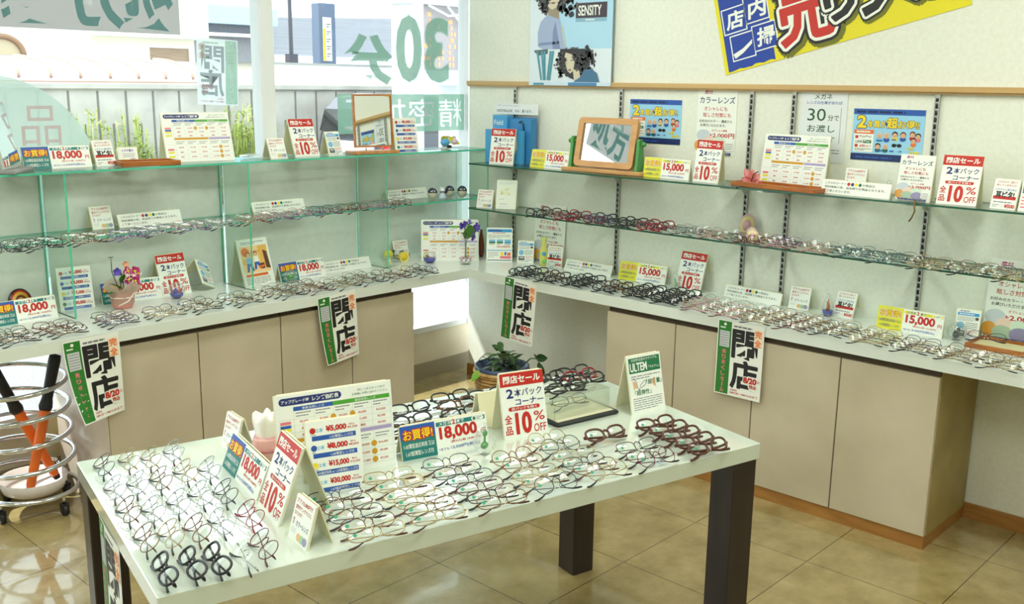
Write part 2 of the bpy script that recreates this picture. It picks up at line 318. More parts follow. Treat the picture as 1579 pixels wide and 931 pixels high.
# ---------------------------------------------------------------- wall standards and glass shelves on the right wall
for i,(y,t) in enumerate(((-.342,'behind the blue stepped display'),(-1.015,'behind the wood and green mirror'),(-1.697,'left of the close pair'),(-1.8905,'right of the close pair'),(-2.465,'right of the second blue poster'))):
    o=MB().box((-.012,y-.009,ZC),(-.001,y-.0055,1.586),STEEL).box((-.012,y+.0055,ZC),(-.001,y+.009,1.586),STEEL).box((-.0025,y-.0055,ZC),(-.001,y+.0055,1.586),STEEL).box((-.011,y-.0055,1.57),(-.003,y+.0055,1.586),STEEL)
    z=ZC+.02
    while z<1.56: o.box((-.0112,y-.0055,z),(-.003,y+.0055,z+.006),STEEL); o.box((-.0115,y-.004,z+.008),(-.004,y+.004,z+.019),SLOT); z+=.025
    tag(o.build('slotted_standard'),'slotted steel shelf standard on the right wall, '+t,'shelf standard')
for (z,nm) in ((ZR1,'upper'),(ZR2,'lower')):
    for (a,b,ys,lb) in ((-1.79,-.25,(-.342,-1.015,-1.697),'nearer the corner'),(-3.55,-1.797,(-1.8905,-2.465,-3.1),'nearer the right edge')):
        e=empty('glass_shelf',(0,0,0)); tag(e,nm+' glass shelf on the right wall, half '+lb,'shelf')
        gshelf((-.25,a,z-.0075),(-.012,b,z-.0004),SHELF,EDGED,(2,3,4,5)).build('shelf_board',e)
        for y in ys:
            br=MB(); q=[(-.012,z-.008),(-.235,z-.008),(-.238,z-.013),(-.03,z-.034),(-.012,z-.05)]
            vs=[(x,y-.011,k) for x,k in q]+[(x,y+.011,k) for x,k in q]; n=5
            br.add(vs,[tuple(range(n)),tuple(range(2*n-1,n-1,-1))]+[(i,n+i,n+(i+1)%n,(i+1)%n) for i in range(n)],STEEL); br.build('bracket',e)
# ---------------------------------------------------------------- table
TX0,TY0,TTH,TL,TW=-3.03633,-2.27308,-.24342,1.57079,.78937
e=empty('display_table',(TX0,TY0,0),TTH); tag(e,'glossy white display table on dark brown square legs','table'); TABLE_OBJ=e
MB().rbox((0,0,ZT-.044),(TL,TW,ZT),TABLE,.0025).build('table_top',e)
for x,y in ((.004,.006),(TL-.088,.006),(.004,TW-.092),(TL-.088,TW-.092)):
    MB().rbox((x,y,0),(x+.084,y+.086,ZT-.0445),DARK,.003).build('leg',e)
TM=Matrix.Translation((TX0,TY0,0))@Matrix.Rotation(TTH,4,'Z')
# ---------------------------------------------------------------- printed faces
FM={}
def face(name,fn):
    if name not in FM: FM[name]=fn()
    return FM[name]
def ellipse_lens(f,x,z,rx,rz,m,l): f.disc(x,z,rx,m,l,rz,20)
def f_sale():
    w,h=.133,.176; f=Face(w,h,PAPER)
    f.rect(-w/2,h-.036,w/2,h,RED); f.text('閉店セール',0,h-.0285,.112,.021,PAPER,1,.03)
    f.text('2',-.040,.109,.020,.024,NAVY,1,.03); f.text('本パック',.016,.111,.084,.021,NAVY,1,.015); f.text('コーナー',.018,.088,.086,.017,NAVY,1,.02)
    f.pill(-.048,.0735,.048,.0845,RED,0); f.text('赤パックを除く',0,.0752,.078,.0078,PAPER,1,.01)
    f.text('全',-.051,.041,.022,.024,RED,1,.022); f.text('品',-.051,.011,.021,.023,RED,1,.022)
    f.text('10',-.006,.011,.046,.056,RED,1,.045); f.text('%',.043,.040,.034,.026,RED,1,.01); f.text('OFF',.043,.010,.038,.022,RED,1,.01)
    return f.mesh('front_panel')
def f_price(kind):
    g=kind==18; w,h=.25,.086; f=Face(w,h,PAPER); L=TEALINK if g else LIME; x0=-w/2; xm=x0+.098
    f.rect(x0,0,xm,h,L)
    f.rect(x0,h*.60,xm,h,BLUE if g else LIME,1) if g else None
    z=.049
    for gr,m,l in ((.115,PAPER if not g else RED,2),(.065,RED,3),(.014,YEL,4)): f.text('お買得!',x0+.049,z,.082,.026,m,l,gr)
    ink=PAPER if g else GREY
    f.text('1.60薄型遠近両用 又は',x0+.049,.028,.086,.0125,ink,3,.008); f.text('1.67超薄型レンズ付',x0+.049,.009,.078,.0125,ink,3,.008)
    f.rect(xm+.004,h-.016,w/2-.004,h-.005,L,0); f.text('メガネ',xm+.030,h-.0145,.034,.0095,PAPER if g else BLUE,1,.02); f.disc(xm+.055,h-.0095,.0085,PAPER,1); f.text('2',xm+.055,h-.0155,.009,.012,RED,2,.04); f.text('本で',xm+.075,h-.0145,.022,.0095,PAPER if g else BLUE,1,.02)
    f.pill(w/2-.044,h-.0155,w/2-.008,h-.0055,PAPER,1); f.disc(w/2-.036,h-.0105,.0042,GREEN if g else LIME,2); f.bars(w/2-.030,h-.014,w/2-.012,h-.007,2,GREY,2,.5,3)
    f.text('18,000' if g else '15,000',xm+.066,.033,.108,.034,RED,1,.045); f.text('円',w/2-.013,.034,.015,.014,RED,1,.02)
    f.text('(税込価格 19,800円)' if g else '(税込価格 16,500円)',xm+.085,.0225,.088,.0082,RED,1,.01)
    f.text('1本でも',xm+.020,.0075,.028,.0072,BLUE,1,.008); f.text('12,500円(税込)' if g else '9,500円(税込)',xm+.082,.0065,.086,.0105,BLUE,1,.012)
    return f.mesh('front_panel')
def f_chart():
    w,h=.295,.21; f=Face(w,h,PAPER); x0=-w/2
    f.pill(x0+.010,h-.026,x0+.165,h-.008,NAVY); f.text('アップグレード時',x0+.050,h-.0215,.068,.0088,PAPER,1,.015); f.text('レンズ価格表',x0+.125,h-.0225,.066,.0115,PAPER,1,.02)
    f.text('詳しくはスタッフまで',w/2-.052,h-.015,.072,.0062,GREEN,1,.0); f.text('お気軽にお問い合わせください。',w/2-.056,h-.0245,.094,.0062,GREEN,1,0)
    f.rect(x0+.044,h-.041,x0+.142,h-.031,BLUE); f.rect(x0+.142,h-.041,w/2-.006,h-.031,mat('ink_grass',S(76,160,50),.45)); f.text('単焦点用レンズ',x0+.093,h-.0393,.055,.0065,PAPER,1,.005); f.text('遠近両用レンズ',w/2-.07,h-.0393,.055,.0065,PAPER,1,.005)
    cols=[x0+.068,x0+.117,x0+.166,x0+.215,x0+.264]
    for i in range(6):
        X=x0+.044+i*.0492; f.rect(X-.0003,.012,X+.0003,h-.041,LGREY)
    for z in (.150,.134,.118,.104,.072,.050,.030,.012): f.rect(x0+.006,z-.0003,w/2-.006,z+.0003,LGREY)
    for i,X in enumerate(cols):
        f.bars(X-.019,.153,X+.019,.167,2,GREY,0,.35,i+1); f.bars(X-.019,.074,X+.019,.088,2,GREY,0,.35,i+9)
    for z,m in ((.143,MAG),(.134,BLUE),(.126,LIME),(.112,LIME)): f.rect(x0+.010,z-.004,x0+.036,z+.003,m if m!=MAG else PINK,1)
    for z,m in ((.052,PINK),(.040,LIME),(.022,LIME)): f.rect(x0+.010,z-.004,x0+.036,z+.004,m,1)
    for r,z in enumerate((.139,.123,.107)):
        for i,t in enumerate((('¥5,000','¥5,000','¥5,000','¥6,000','¥10,000'),('無料','¥2,000','¥2,000','¥1,000','¥5,000'),('無料','無料','無料','無料','¥4,000'))[r]): f.text(t,cols[i],z,None,.0066,RED,1,.006)
    f.rect(x0+.044,.093,x0+.191,.102,GOLDINK); f.rect(x0+.194,.093,w/2-.006,.102,LILAC)
    for r,z in enumerate((.057,.037,.017)):
        for i,t in enumerate((('¥9,000','¥13,000','¥15,000','¥20,000','¥16,000'),('無料','¥6,000','¥8,000','¥13,000','¥9,000'),('無料','¥4,000','¥6,000','¥11,000','¥7,000'))[r]): f.text(t,cols[i],z,None,.0066,RED,1,.006)
        f.disc(x0+.240,z+.0035,.0075,GOLDINK,1)
    f.disc(cols[1]+.024,.1425,.007,GOLDINK,2); f.disc(cols[2]+.024,.1425,.007,GOLDINK,2)
    return f.mesh('front_panel')
def f_tier():
    w,h=.131,.168; f=Face(w,h,PAPER); x0=-w/2
    for i,(m,t,t2,b) in enumerate(((RED,'¥5,000','¥5,500','1.55薄型レンズ付'),(BLUE,'¥8,000','¥8,800','1.60薄型レンズ付'),(YEL,'¥15,000','¥16,500','1.60遠近両用 or 1.67超薄型レンズ付'),(GREEN,'¥30,000','¥33,000','1.67遠近両用レンズ付'))):
        z=h-.021-i*.0405; f.disc(x0+.017,z,.0072,m); f.text('2本',x0+.034,z-.005,.018,.0105,LBLUE,1,.01)
        f.text(t,x0+.073,z-.0065,.048,.0145,RED,1,.05); f.text('税込',x0+.111,z+.003,.014,.0045,RED,1,.005); f.text(t2,x0+.112,z-.005,.024,.006,RED,1,.01)
        f.rect(x0+.014,z-.0235,x0+w-.012,z-.0125,BLUE); f.text(b,x0+.084 if len(b)<14 else x0+.068,z-.0217,None if len(b)<14 else .098,.0072,PAPER,1,.006)
        f.bars(x0+.012,z-.0115,x0+.026,z-.0085,1,GREY,0,.6,i)
    return f.mesh('front_panel')
def f_col():
    w,h=.088,.092; f=Face(w,h,PAPER); x0=-w/2
    f.text('プラス2,000円で',0,h-.015,.074,.0105,RED,1,.012); f.text('度付サングラスに',0,h-.028,.074,.0095,RED,1,.008); f.text('なります!',x0+.024,h-.040,.034,.0085,RED,1,.008)
    f.text('度',x0+.011,h-.053,.007,.007,MAG,1); f.text('付',x0+.011,h-.061,.007,.007,MAG,1); f.text('カラーレンズ',.008,h-.061,.058,.0125,NAVY,1,.006)
    f.bars(x0+.008,.014,x0+.030,.026,3,LGREY,0,.4,2)
    for i,m in enumerate((mat('print_lens_orange',S(226,186,130),.4),mat('print_lens_green',S(170,196,160),.4),mat('print_lens_violet',S(150,150,184),.4))): f.disc(.002+i*.0145,.013,.0095,m,1+i,.0085)
    return f.mesh('front_panel')
def f_notice():
    w,h=.28,.054; f=Face(w,h,PAPER); x0=-w/2
    f.text('こちらのコーナー',x0+.012,.0375,.088,.0095,BLACK,1,.004,'l')
    for i,m in enumerate((RED,NAVY,YEL,GREEN)): f.disc(x0+.110+i*.0155,.042,.0066,m)
    f.text('の商品は',x0+.166,.0375,.05,.0095,BLACK,1,.004,'l')
    f.text('特別価格の為、返品限りの商品となります。',x0+.012,.0225,.248,.0095,BLACK,1,.004,'l'); f.text('ご了承くださいませ。',x0+.012,.0075,.112,.0095,BLACK,1,.004,'l')
    return f.mesh('front_panel')
def f_info():
    w,h=.083,.112; f=Face(w,h,PAPER); x0=-w/2
    f.bars(x0+.012,h-.010,-x0-.012,h-.004,1,BLUE,0,.5,1); f.rect(x0+.005,h-.023,-x0-.005,h-.012,CYAN); f.bars(x0+.010,h-.021,-x0-.012,h-.014,1,PAPER,1,.5,6)
    f.bars(x0+.006,h-.043,-x0-.012,h-.026,4,GREY,0,.3,3); f.disc(-x0-.011,h-.032,.006,BROWNINK,0); f.disc(x0+.019,.052,.0135,LBLUE,0); f.bars(x0+.036,.040,-x0-.006,.066,4,GREY,0,.35,4)
    f.rect(x0+.006,.012,x0+.036,.033,BLACK); f.pill(x0+.009,.023,x0+.033,.030,LGREY,1); f.pill(x0+.009,.015,x0+.033,.021,GREY,1)
    f.bars(x0+.041,.022,-x0-.005,.036,3,PINK,0,.4,5); f.bars(x0+.041,.008,-x0-.005,.020,3,BLUE,0,.3,8); f.bars(x0+.006,.003,-x0-.006,.009,1,GREY,0,.3,9)
    return f.mesh('front_panel')
def f_mimi():
    w,h=.085,.103; f=Face(w,h,PAPER); x0=-w/2
    f.text('メガネがズレ落ちて',0,h-.013,.068,.0075,RED,1,.004); f.text('困っていませんか?',0,h-.024,.068,.0075,RED,1,.004); f.text('メガネズレ落ち防止',0,h-.039,.072,.0075,BLUE,1,.004)
    f.rect(x0+.004,h-.069,-x0-.004,h-.058,RED); f.text('耳ピタ!',.0,h-.062,.062,.020,BLACK,2,.05); f.bars(x0+.008,.021,-x0-.010,.028,1,GREY,0,.5,2)
    f.bars(x0+.006,.006,x0+.030,.017,2,GREY,0,.4,3); f.text('→',x0+.040,.008,.010,.005,GREY,1); f.text('¥500',-x0-.020,.006,.034,.0125,RED,1,.04)
    return f.mesh('front_panel')
def poster_color(w,h,t=.0015):
    f=Face(w,h,PAPER,t); k=h/.285; K=w/.2; q=lambda v:v*k; p=lambda v:v*K
    f.text('度付',p(-.045),q(.262),p(.040),q(.016),MAG,1,.02); f.text('カラーレンズ',0,q(.222),p(.178),q(.030),NAVY,1,.012)
    f.text('オシャレにも',p(-.006),q(.190),p(.118),q(.019),RED,1,.006); f.text('眩しさ対策にも',p(.002),q(.164),p(.140),q(.019),RED,1,.008)
    f.text('お好みのカラー・濃度から',p(-.004),q(.141),p(.166),q(.0125),BLACK,1,.008); f.text('お選びいただけます。',p(-.016),q(.123),p(.130),q(.0125),BLACK,1,.008)
    f.text('オプション価格',p(.018),q(.103),p(.078),q(.010),RED,1,.008); f.text('+2,000円',p(.030),q(.076),p(.128),q(.021),RED,1,.025)
    for i,(x,z,rx,rz,c) in enumerate(((-.062,.085,.036,.026,S(196,206,214)),(-.030,.062,.030,.022,S(232,206,190)),(.020,.060,.032,.022,S(206,226,206)),(-.080,.040,.026,.026,S(222,160,70)),(-.034,.034,.034,.024,S(166,190,166)),(.026,.032,.036,.025,S(146,140,176)))):
        ellipse_lens(f,p(x),q(z),p(rx),q(rz),mat('print_lens_%d'%i,c,.35),2+i)
    f.rect(p(.048),q(.022),p(.094),q(.060),PAPER,9); f.bars(p(.053),q(.026),p(.090),q(.056),4,GREY,10,.35,4)
    f.rect(p(-.082),q(.004),p(.082),q(.015),NAVY,9); f.text('詳しくは、スタッフにご相談ください',0,q(.006),p(.150),q(.0075),PAPER,10,.008)
    return f
def f_colA5(): return poster_color(.131,.165,.003).mesh('front_panel')
def avatar(f,x,z,r,hair,shirt,l,skin=SKIN):
    f.disc(x,z-r*1.35,r*1.05,shirt,l,r*.75); f.disc(x,z+r*.12,r*1.02,hair,l+1); f.disc(x,z-r*.18,r*.82,skin,l+2,r*.80)
    f.disc(x-r*.3,z-r*.1,r*.09,BLACK,l+3,n=6); f.disc(x+r*.3,z-r*.1,r*.09,BLACK,l+3,n=6); f.disc(x,z-r*.55,r*.25,RED,l+3,r*.08,8)
def f_blue(w,h):
    sky=mat('print_sky',S(150,206,236),.45); f=Face(w,h,sky,.0015); K=w/.282; k=h/.198; x0=-w/2
    f.rect(x0,h-.022*k,w/2,h,BLUE); f.rect(x0,0,w/2,.026*k,mat('print_deep_navy',S(16,40,96),.45)); f.bars(x0+.012*K,h-.0175*k,w/2-.02*K,h-.0055*k,1,mat('print_deep_navy2',S(18,36,84),.45),1,.7,5)
    f.bars(x0+.02*K,.006*k,w/2-.02*K,.018*k,1,BLUE,1,.5,3)
    z=h-.072*k
    for g,m,l in ((.07,NAVY,1),(.015,YEL,2)):
        f.text('2',x0+.036*K,z,.034*K,.045*k,m,l,g*.8+.03); f.text('本買が',x0+.098*K,z,.080*K,.029*k,m,l,g*.8+.01); f.text('超',x0+.158*K,z,.040*K,.040*k,m,l,g*.8+.02); f.text('お得!!',x0+.222*K,z,.082*K,.031*k,m,l,g*.8+.01)
    f.pill(x0+.008*K,.032*k,x0+.088*K,.118*k,PAPER,1,.004); f.pill(x0+.008*K,.102*k,x0+.088*K,.118*k,ORANGE,2,.003); f.bars(x0+.018*K,.105*k,x0+.078*K,.115*k,1,PAPER,3,.6,2)
    f.rect(x0+.014*K,.084*k,x0+.026*K,.095*k,RED,2); f.text('PayPay',x0+.056*K,.086*k,.05*K,.010*k,GREY,2,.01); f.rect(x0+.046*K,.066*k,x0+.080*K,.078*k,GREEN,2); f.text('LINE',x0+.030*K,.067*k,.026*K,.009*k,BLACK,2,.02); f.text('Pay',x0+.063*K,.068*k,.026*K,.0085*k,PAPER,3)
    f.rect(x0+.014*K,.050*k,x0+.026*K,.061*k,RED,2); f.text('d払い',x0+.056*K,.051*k,.046*K,.010*k,RED,2,.03); f.bars(x0+.014*K,.036*k,x0+.082*K,.046*k,2,GREY,2,.5,4)
    for i,(x,zz,r,hm,sm) in enumerate(((.112,.098,.012,LGREY,LBLUE),(.140,.098,.012,LGREY,BLUE),(.172,.102,.0115,BLACK,YEL),(.204,.102,.0115,BROWNINK,BLUE),(.240,.106,.011,BROWNINK,RED),(.262,.100,.0105,BLACK,PINK),(.246,.082,.0105,BROWNINK,ORANGE),(.108,.056,.011,BLACK,GREEN),(.138,.056,.011,LGREY,GREEN))): avatar(f,x0+x*K,zz*k,r*K,hm,sm,2)
    for x in (.172,.192): f.disc(x0+x*K,.062*k,.0095*K,BLACK,3,.007*k)
    f.rect(x0+.166*K,.064*k,x0+.198*K,.066*k,BLACK,3)
    for i,(x,zz) in enumerate(((.126,.074),(.188,.080),(.126,.036),(.182,.036))): f.text('2本',x0+(x+.014)*K,zz*k,.018*K,.008*k,BLUE,4,.01); f.bars(x0+(x-.026)*K,zz*k,x0+(x+.003)*K,zz*k+.008*k,1,BLUE,4,.7,i)
    f.text('2本',x0+.236*K,.046*k,.030*K,.014*k,YEL,5,.03); f.text('お得!',x0+.254*K,.031*k,.04*K,.012*k,YEL,5,.03)
    return f
def f_30():
    w,h=.197,.28; f=Face(w,h,mat('paper_cool',S(222,228,230),.4),.0015); g=mat('ink_forest',S(36,84,36),.45)
    f.text('メガネ',-.004,h-.032,.074,.022,g,1,.008); f.text('レンズの在庫があれば',.002,h-.052,.150,.0135,BLUE,1,.004); f.text('30',-.028,h-.118,.080,.050,g,1,.0); f.text('分で',.044,h-.116,.048,.024,g,1,.006)
    f.text('お渡し',-.006,h-.162,.118,.030,g,1,.008); f.text('出来ます',-.006,h-.205,.122,.030,g,1,.008); f.rect(.074,h-.205,.0755,h-.065,g); f.bars(-.06,.02,.08,.055,3,GREY,0,.3,5)
    return f.mesh('poster')
def f_ultem():
    w,h=.127,.169; f=Face(w,h,PAPER); x0=-w/2
    f.rect(x0+.004,h-.050,-x0-.004,h-.006,GREEN); f.text('大好評!注目のマテリアル',0,h-.0165,.100,.0085,PAPER,1,.008); f.text('ULTEM',x0+.040,h-.045,.064,.024,PAPER,1,.035); f.text('「ウルテム」',-x0-.028,h-.042,.042,.0085,PAPER,1,.006)
    f.bars(x0+.008,h-.070,-x0-.008,h-.056,2,GREY,0,.35,2); f.text('「超軽量」',-x0-.034,h-.088,.060,.015,GREEN,1,.012); f.text('「超弾性」',x0+.048,.054,.062,.015,GREEN,1,.012)
    def line(pts,wd,m):
        for (a,b),(c,d) in zip(pts,pts[1:]):
            L=math.hypot(c-a,d-b); n=(-(d-b)/L*wd,(c-a)/L*wd); f.poly([(a+n[0],b+n[1]),(a-n[0],b-n[1]),(c-n[0],d-n[1]),(c+n[0],d+n[1])],m,2)
    f.poly([(x0+.012,.098),(x0+.024,.092),(x0+.028,.078),(x0+.014,.072)],SKIN,1); f.poly([(-x0-.042,.094),(-x0-.030,.099),(-x0-.028,.070),(-x0-.040,.078)],SKIN,1)
    line([(x0+.016,.106),(x0+.026,.094),(x0+.028,.076),(x0+.034,.068),(x0+.040,.082),(x0+.056,.094),(x0+.066,.092),(x0+.056,.080),(x0+.040,.074)],.0007,BLACK)
    f.bars(x0+.008,.010,-x0-.008,.048,6,GREY,0,.35,7)
    return f.mesh('front_panel')
def f_room():
    w,h=.165,.212; f=Face(w,h,PAPER); x0=-w/2; o=mat('print_amber',S(232,180,90),.45); o2=mat('print_apricot',S(240,206,150),.45)
    f.bars(x0+.02,h-.024,-x0-.02,h-.010,2,NAVY,0,.35,3); f.rect(x0+.010,.060,-x0-.010,h-.030,o2); f.rect(-x0-.060,.080,-x0-.012,h-.034,o,1); f.disc(x0+.034,h-.056,.020,ORANGE,1); f.text('Room',-.004,h-.066,.064,.020,ORANGE,2,.0); f.rect(x0+.012,.100,x0+.046,.130,o,1)
    def fig(x,z,s,top,leg):
        f.disc(x,z+.034*s,.010*s,BROWNINK,3); f.disc(x,z+.032*s,.008*s,SKIN,4); f.poly([(x-.012*s,z),(x+.012*s,z),(x+.009*s,z+.024*s),(x-.009*s,z+.024*s)],top,3); f.poly([(x-.011*s,z),(x-.016*s,z-.030*s),(x-.006*s,z-.030*s),(x,z-.006*s),(x+.010*s,z-.028*s),(x+.018*s,z-.026*s),(x+.011*s,z)],leg,3)
    fig(x0+.046,.102,1.2,LBLUE,BLUE); fig(.004,.108,1.1,PAPER,BLUE); f.rect(.020,.074,.044,.100,BROWNINK,2); f.poly([(.050,.076),(.074,.072),(.066,.150),(.046,.158)],mat('print_cocoa',S(96,60,46),.5),3); f.poly([(.010,.078),(.040,.082),(.042,.092),(.012,.088)],ORANGE,4)
    f.rect(x0+.016,.044,-x0-.030,.056,ORANGE,1); f.bars(x0+.014,.008,-x0-.020,.040,5,BLACK,0,.3,6)
    return f.mesh('front_panel')
def f_drive():
    w,h=.132,.174; f=Face(w,h,PAPER); x0=-w/2
    f.rect(x0+.004,h-.022,-x0-.004,h-.007,CYAN); f.bars(x0+.010,h-.020,-x0-.010,h-.009,1,BLUE,1,.8,4); f.bars(x0+.03,h-.030,-x0-.03,h-.024,1,RED,0,.5,2); f.bars(x0+.008,h-.054,-x0-.010,h-.034,3,GREY,0,.3,3)
    for i,m in enumerate((GREEN,DGREEN,CYAN)): X=x0+.012+i*.040; f.rect(X,.094,X+.032,.114,LBLUE,0); f.rect(X,.094,X+.032,.103,m,1); f.bars(X,.086,X+.03,.092,1,GREY,0,.5,i)
    f.text('+¥3,000円',.018,.072,.070,.011,RED,1,.02); f.rect(x0+.004,.056,-x0-.004,.061,LBLUE); f.bars(x0+.008,.020,x0+.062,.052,4,GREY,0,.3,5)
    f.rect(.004,.016,.060,.030,PINK); f.rect(.006,.032,.022,.050,YEL,0); f.rect(.026,.034,.036,.050,BLUE,0); f.rect(.040,.032,.058,.048,ORANGE,0); f.rect(x0+.004,.006,-x0-.004,.010,NAVY)
    return f.mesh('front_panel')
def f_plantcard():
    w,h=.104,.146; f=Face(w,h,mat('paper_ivory',S(230,236,222),.45)); x0=-w/2; p=mat('print_pale_leaf',S(206,206,150),.5)
    f.bars(x0+.01,h-.022,-x0-.01,h-.012,2,LGREY,0,.3,1)
    for i in range(9): f.disc(rnd.uniform(-.03,.035),.085+rnd.uniform(-.012,.02),.006,p if i%2 else PALEY,1+i,.004)
    f.bars(x0+.015,.046,x0+.045,.052,1,LGREY,0,.6,2); f.bars(x0+.02,.020,-x0-.02,.030,1,LGREY,0,.6,7); f.bars(x0+.015,.008,-x0-.015,.014,1,LGREY,0,.4,5)
    return f.mesh('front_panel')
def f_winter():
    w,h=.13,.19; f=Face(w,h,PAPER); x0=-w/2
    f.rect(x0+.004,.06,-x0-.004,h-.004,mat('print_winter',S(96,120,190),.4)); f.blob(0,.150,.045,.030,mat('print_violet',S(120,70,140),.4),1,.2,24,4); f.blob(.01,.105,.040,.034,mat('print_rose',S(206,110,160),.4),2,.2,24,5); f.rect(x0+.010,.064,x0+.040,.10,LBLUE,3); f.disc(.0,.13,.014,SKIN,4)
    f.bars(x0+.006,.008,-x0-.01,.052,4,PINK,0,.4,3)
    return f.mesh('front_panel')
def f_tray_card():
    w,h=.084,.070; f=Face(w,h,PAPER); x0=-w/2
    f.text('メガネ置き',0,h-.018,.05,.010,mat('ink_violet',S(90,70,170),.45),1,.02); f.bars(x0+.02,.026,-x0-.012,.046,3,GREY,0,.3,2); f.pill(x0+.048,.010,x0+.074,.022,BROWNINK,0); f.pill(x0+.050,.012,x0+.060,.020,PAPER,1); f.pill(x0+.062,.012,x0+.072,.020,PAPER,1); f.rect(x0+.01,.008,x0+.03,.02,PALEY)
    return f.mesh('front_panel')
# ---------------------------------------------------------------- stood-up signs
SIZE={'sale':(.133,.176),'p18':(.25,.086),'p15':(.25,.086),'chart':(.295,.21),'tier':(.131,.168),'col':(.088,.092),'notice':(.28,.054),'info':(.083,.112),'mimi':(.085,.103),'a5':(.131,.165),'ultem':(.127,.169),'room':(.165,.212),'drive':(.132,.174),'plant':(.104,.146),'winter':(.13,.19),'traycard':(.084,.07),'plain':(.12,.098)}
def f_plain(): return Face(.12,.098,CREAM).mesh('front_panel')
FN={'sale':f_sale,'p18':lambda:f_price(18),'p15':lambda:f_price(15),'chart':f_chart,'tier':f_tier,'col':f_col,'notice':f_notice,'info':f_info,'mimi':f_mimi,'a5':f_colA5,'ultem':f_ultem,'room':f_room,'drive':f_drive,'plant':f_plantcard,'winter':f_winter,'traycard':f_tray_card,'plain':f_plain}
GRP={'sale':'red-headed 10% sale signs','p18':'green and white 18,000 yen signs','p15':'yellow and white 15,000 yen signs','chart':'lens price charts','tier':'four-price tier signs','col':'small colour lens cards','notice':'low white notices with four dots','info':'blue-topped info cards','mimi':'small cards with a red band'}
def stand(kind,x,y,z,yaw,lean,label,sc_=1.0,back=1.0,cat='sign',roll=0,bl=None):
    w,h=SIZE[kind]; e=empty({'sale':'sale_sign','p18':'price_sign','p15':'price_sign','chart':'price_chart','notice':'notice_strip'}.get(kind,'card_stand'),(x,y,z),math.radians(yaw)); tag(e,label,cat,GRP.get(kind))
    if sc_!=1: e.scale=(sc_,)*3
    L=math.radians(lean); link('front_panel',face(kind,FN[kind]),e,(0,0,0),(-L,0,0))
    bl=L if bl is None else math.radians(bl)
    # board the sheet is fixed to and the leaning rear leg
    if 'bk'+kind not in FM:
        o=MB().box((-w/2-.0012,.0032,-.0005),(w/2+.0012,.0062,h+.001),CREAM); FM['bk'+kind]=o.mesh('backing_board')
        o=MB().box((-w/2*.94,-.0015,0),(w/2*.94,.0015,h*.985),CREAM); FM['lg'+kind]=o.mesh('rear_panel')
    link('backing_board',FM['bk'+kind],e,(0,0,0),(-L,0,0))
    H=h*math.cos(L); d=h*math.sin(L)+.0062+.0035
    a=max(math.radians(6),bl); hh=h*.985; 
    # rear panel: hinged at the top, its foot on the surface
    a=math.acos(min(1,(H-.002)/hh)) if abs(H-.002)<hh else 0; a=max(a,bl*.9)
    p=link('rear_panel',FM['lg'+kind],e,(0,d+math.sin(a)*hh,max(0.002,H-math.cos(a)*hh)),(a,0,0))
    if roll: e.rotation_euler=(0,math.radians(roll),math.radians(yaw))
    return e
def floor_pt(px,py,z): v=at(px,py,z); return v.x,v.y
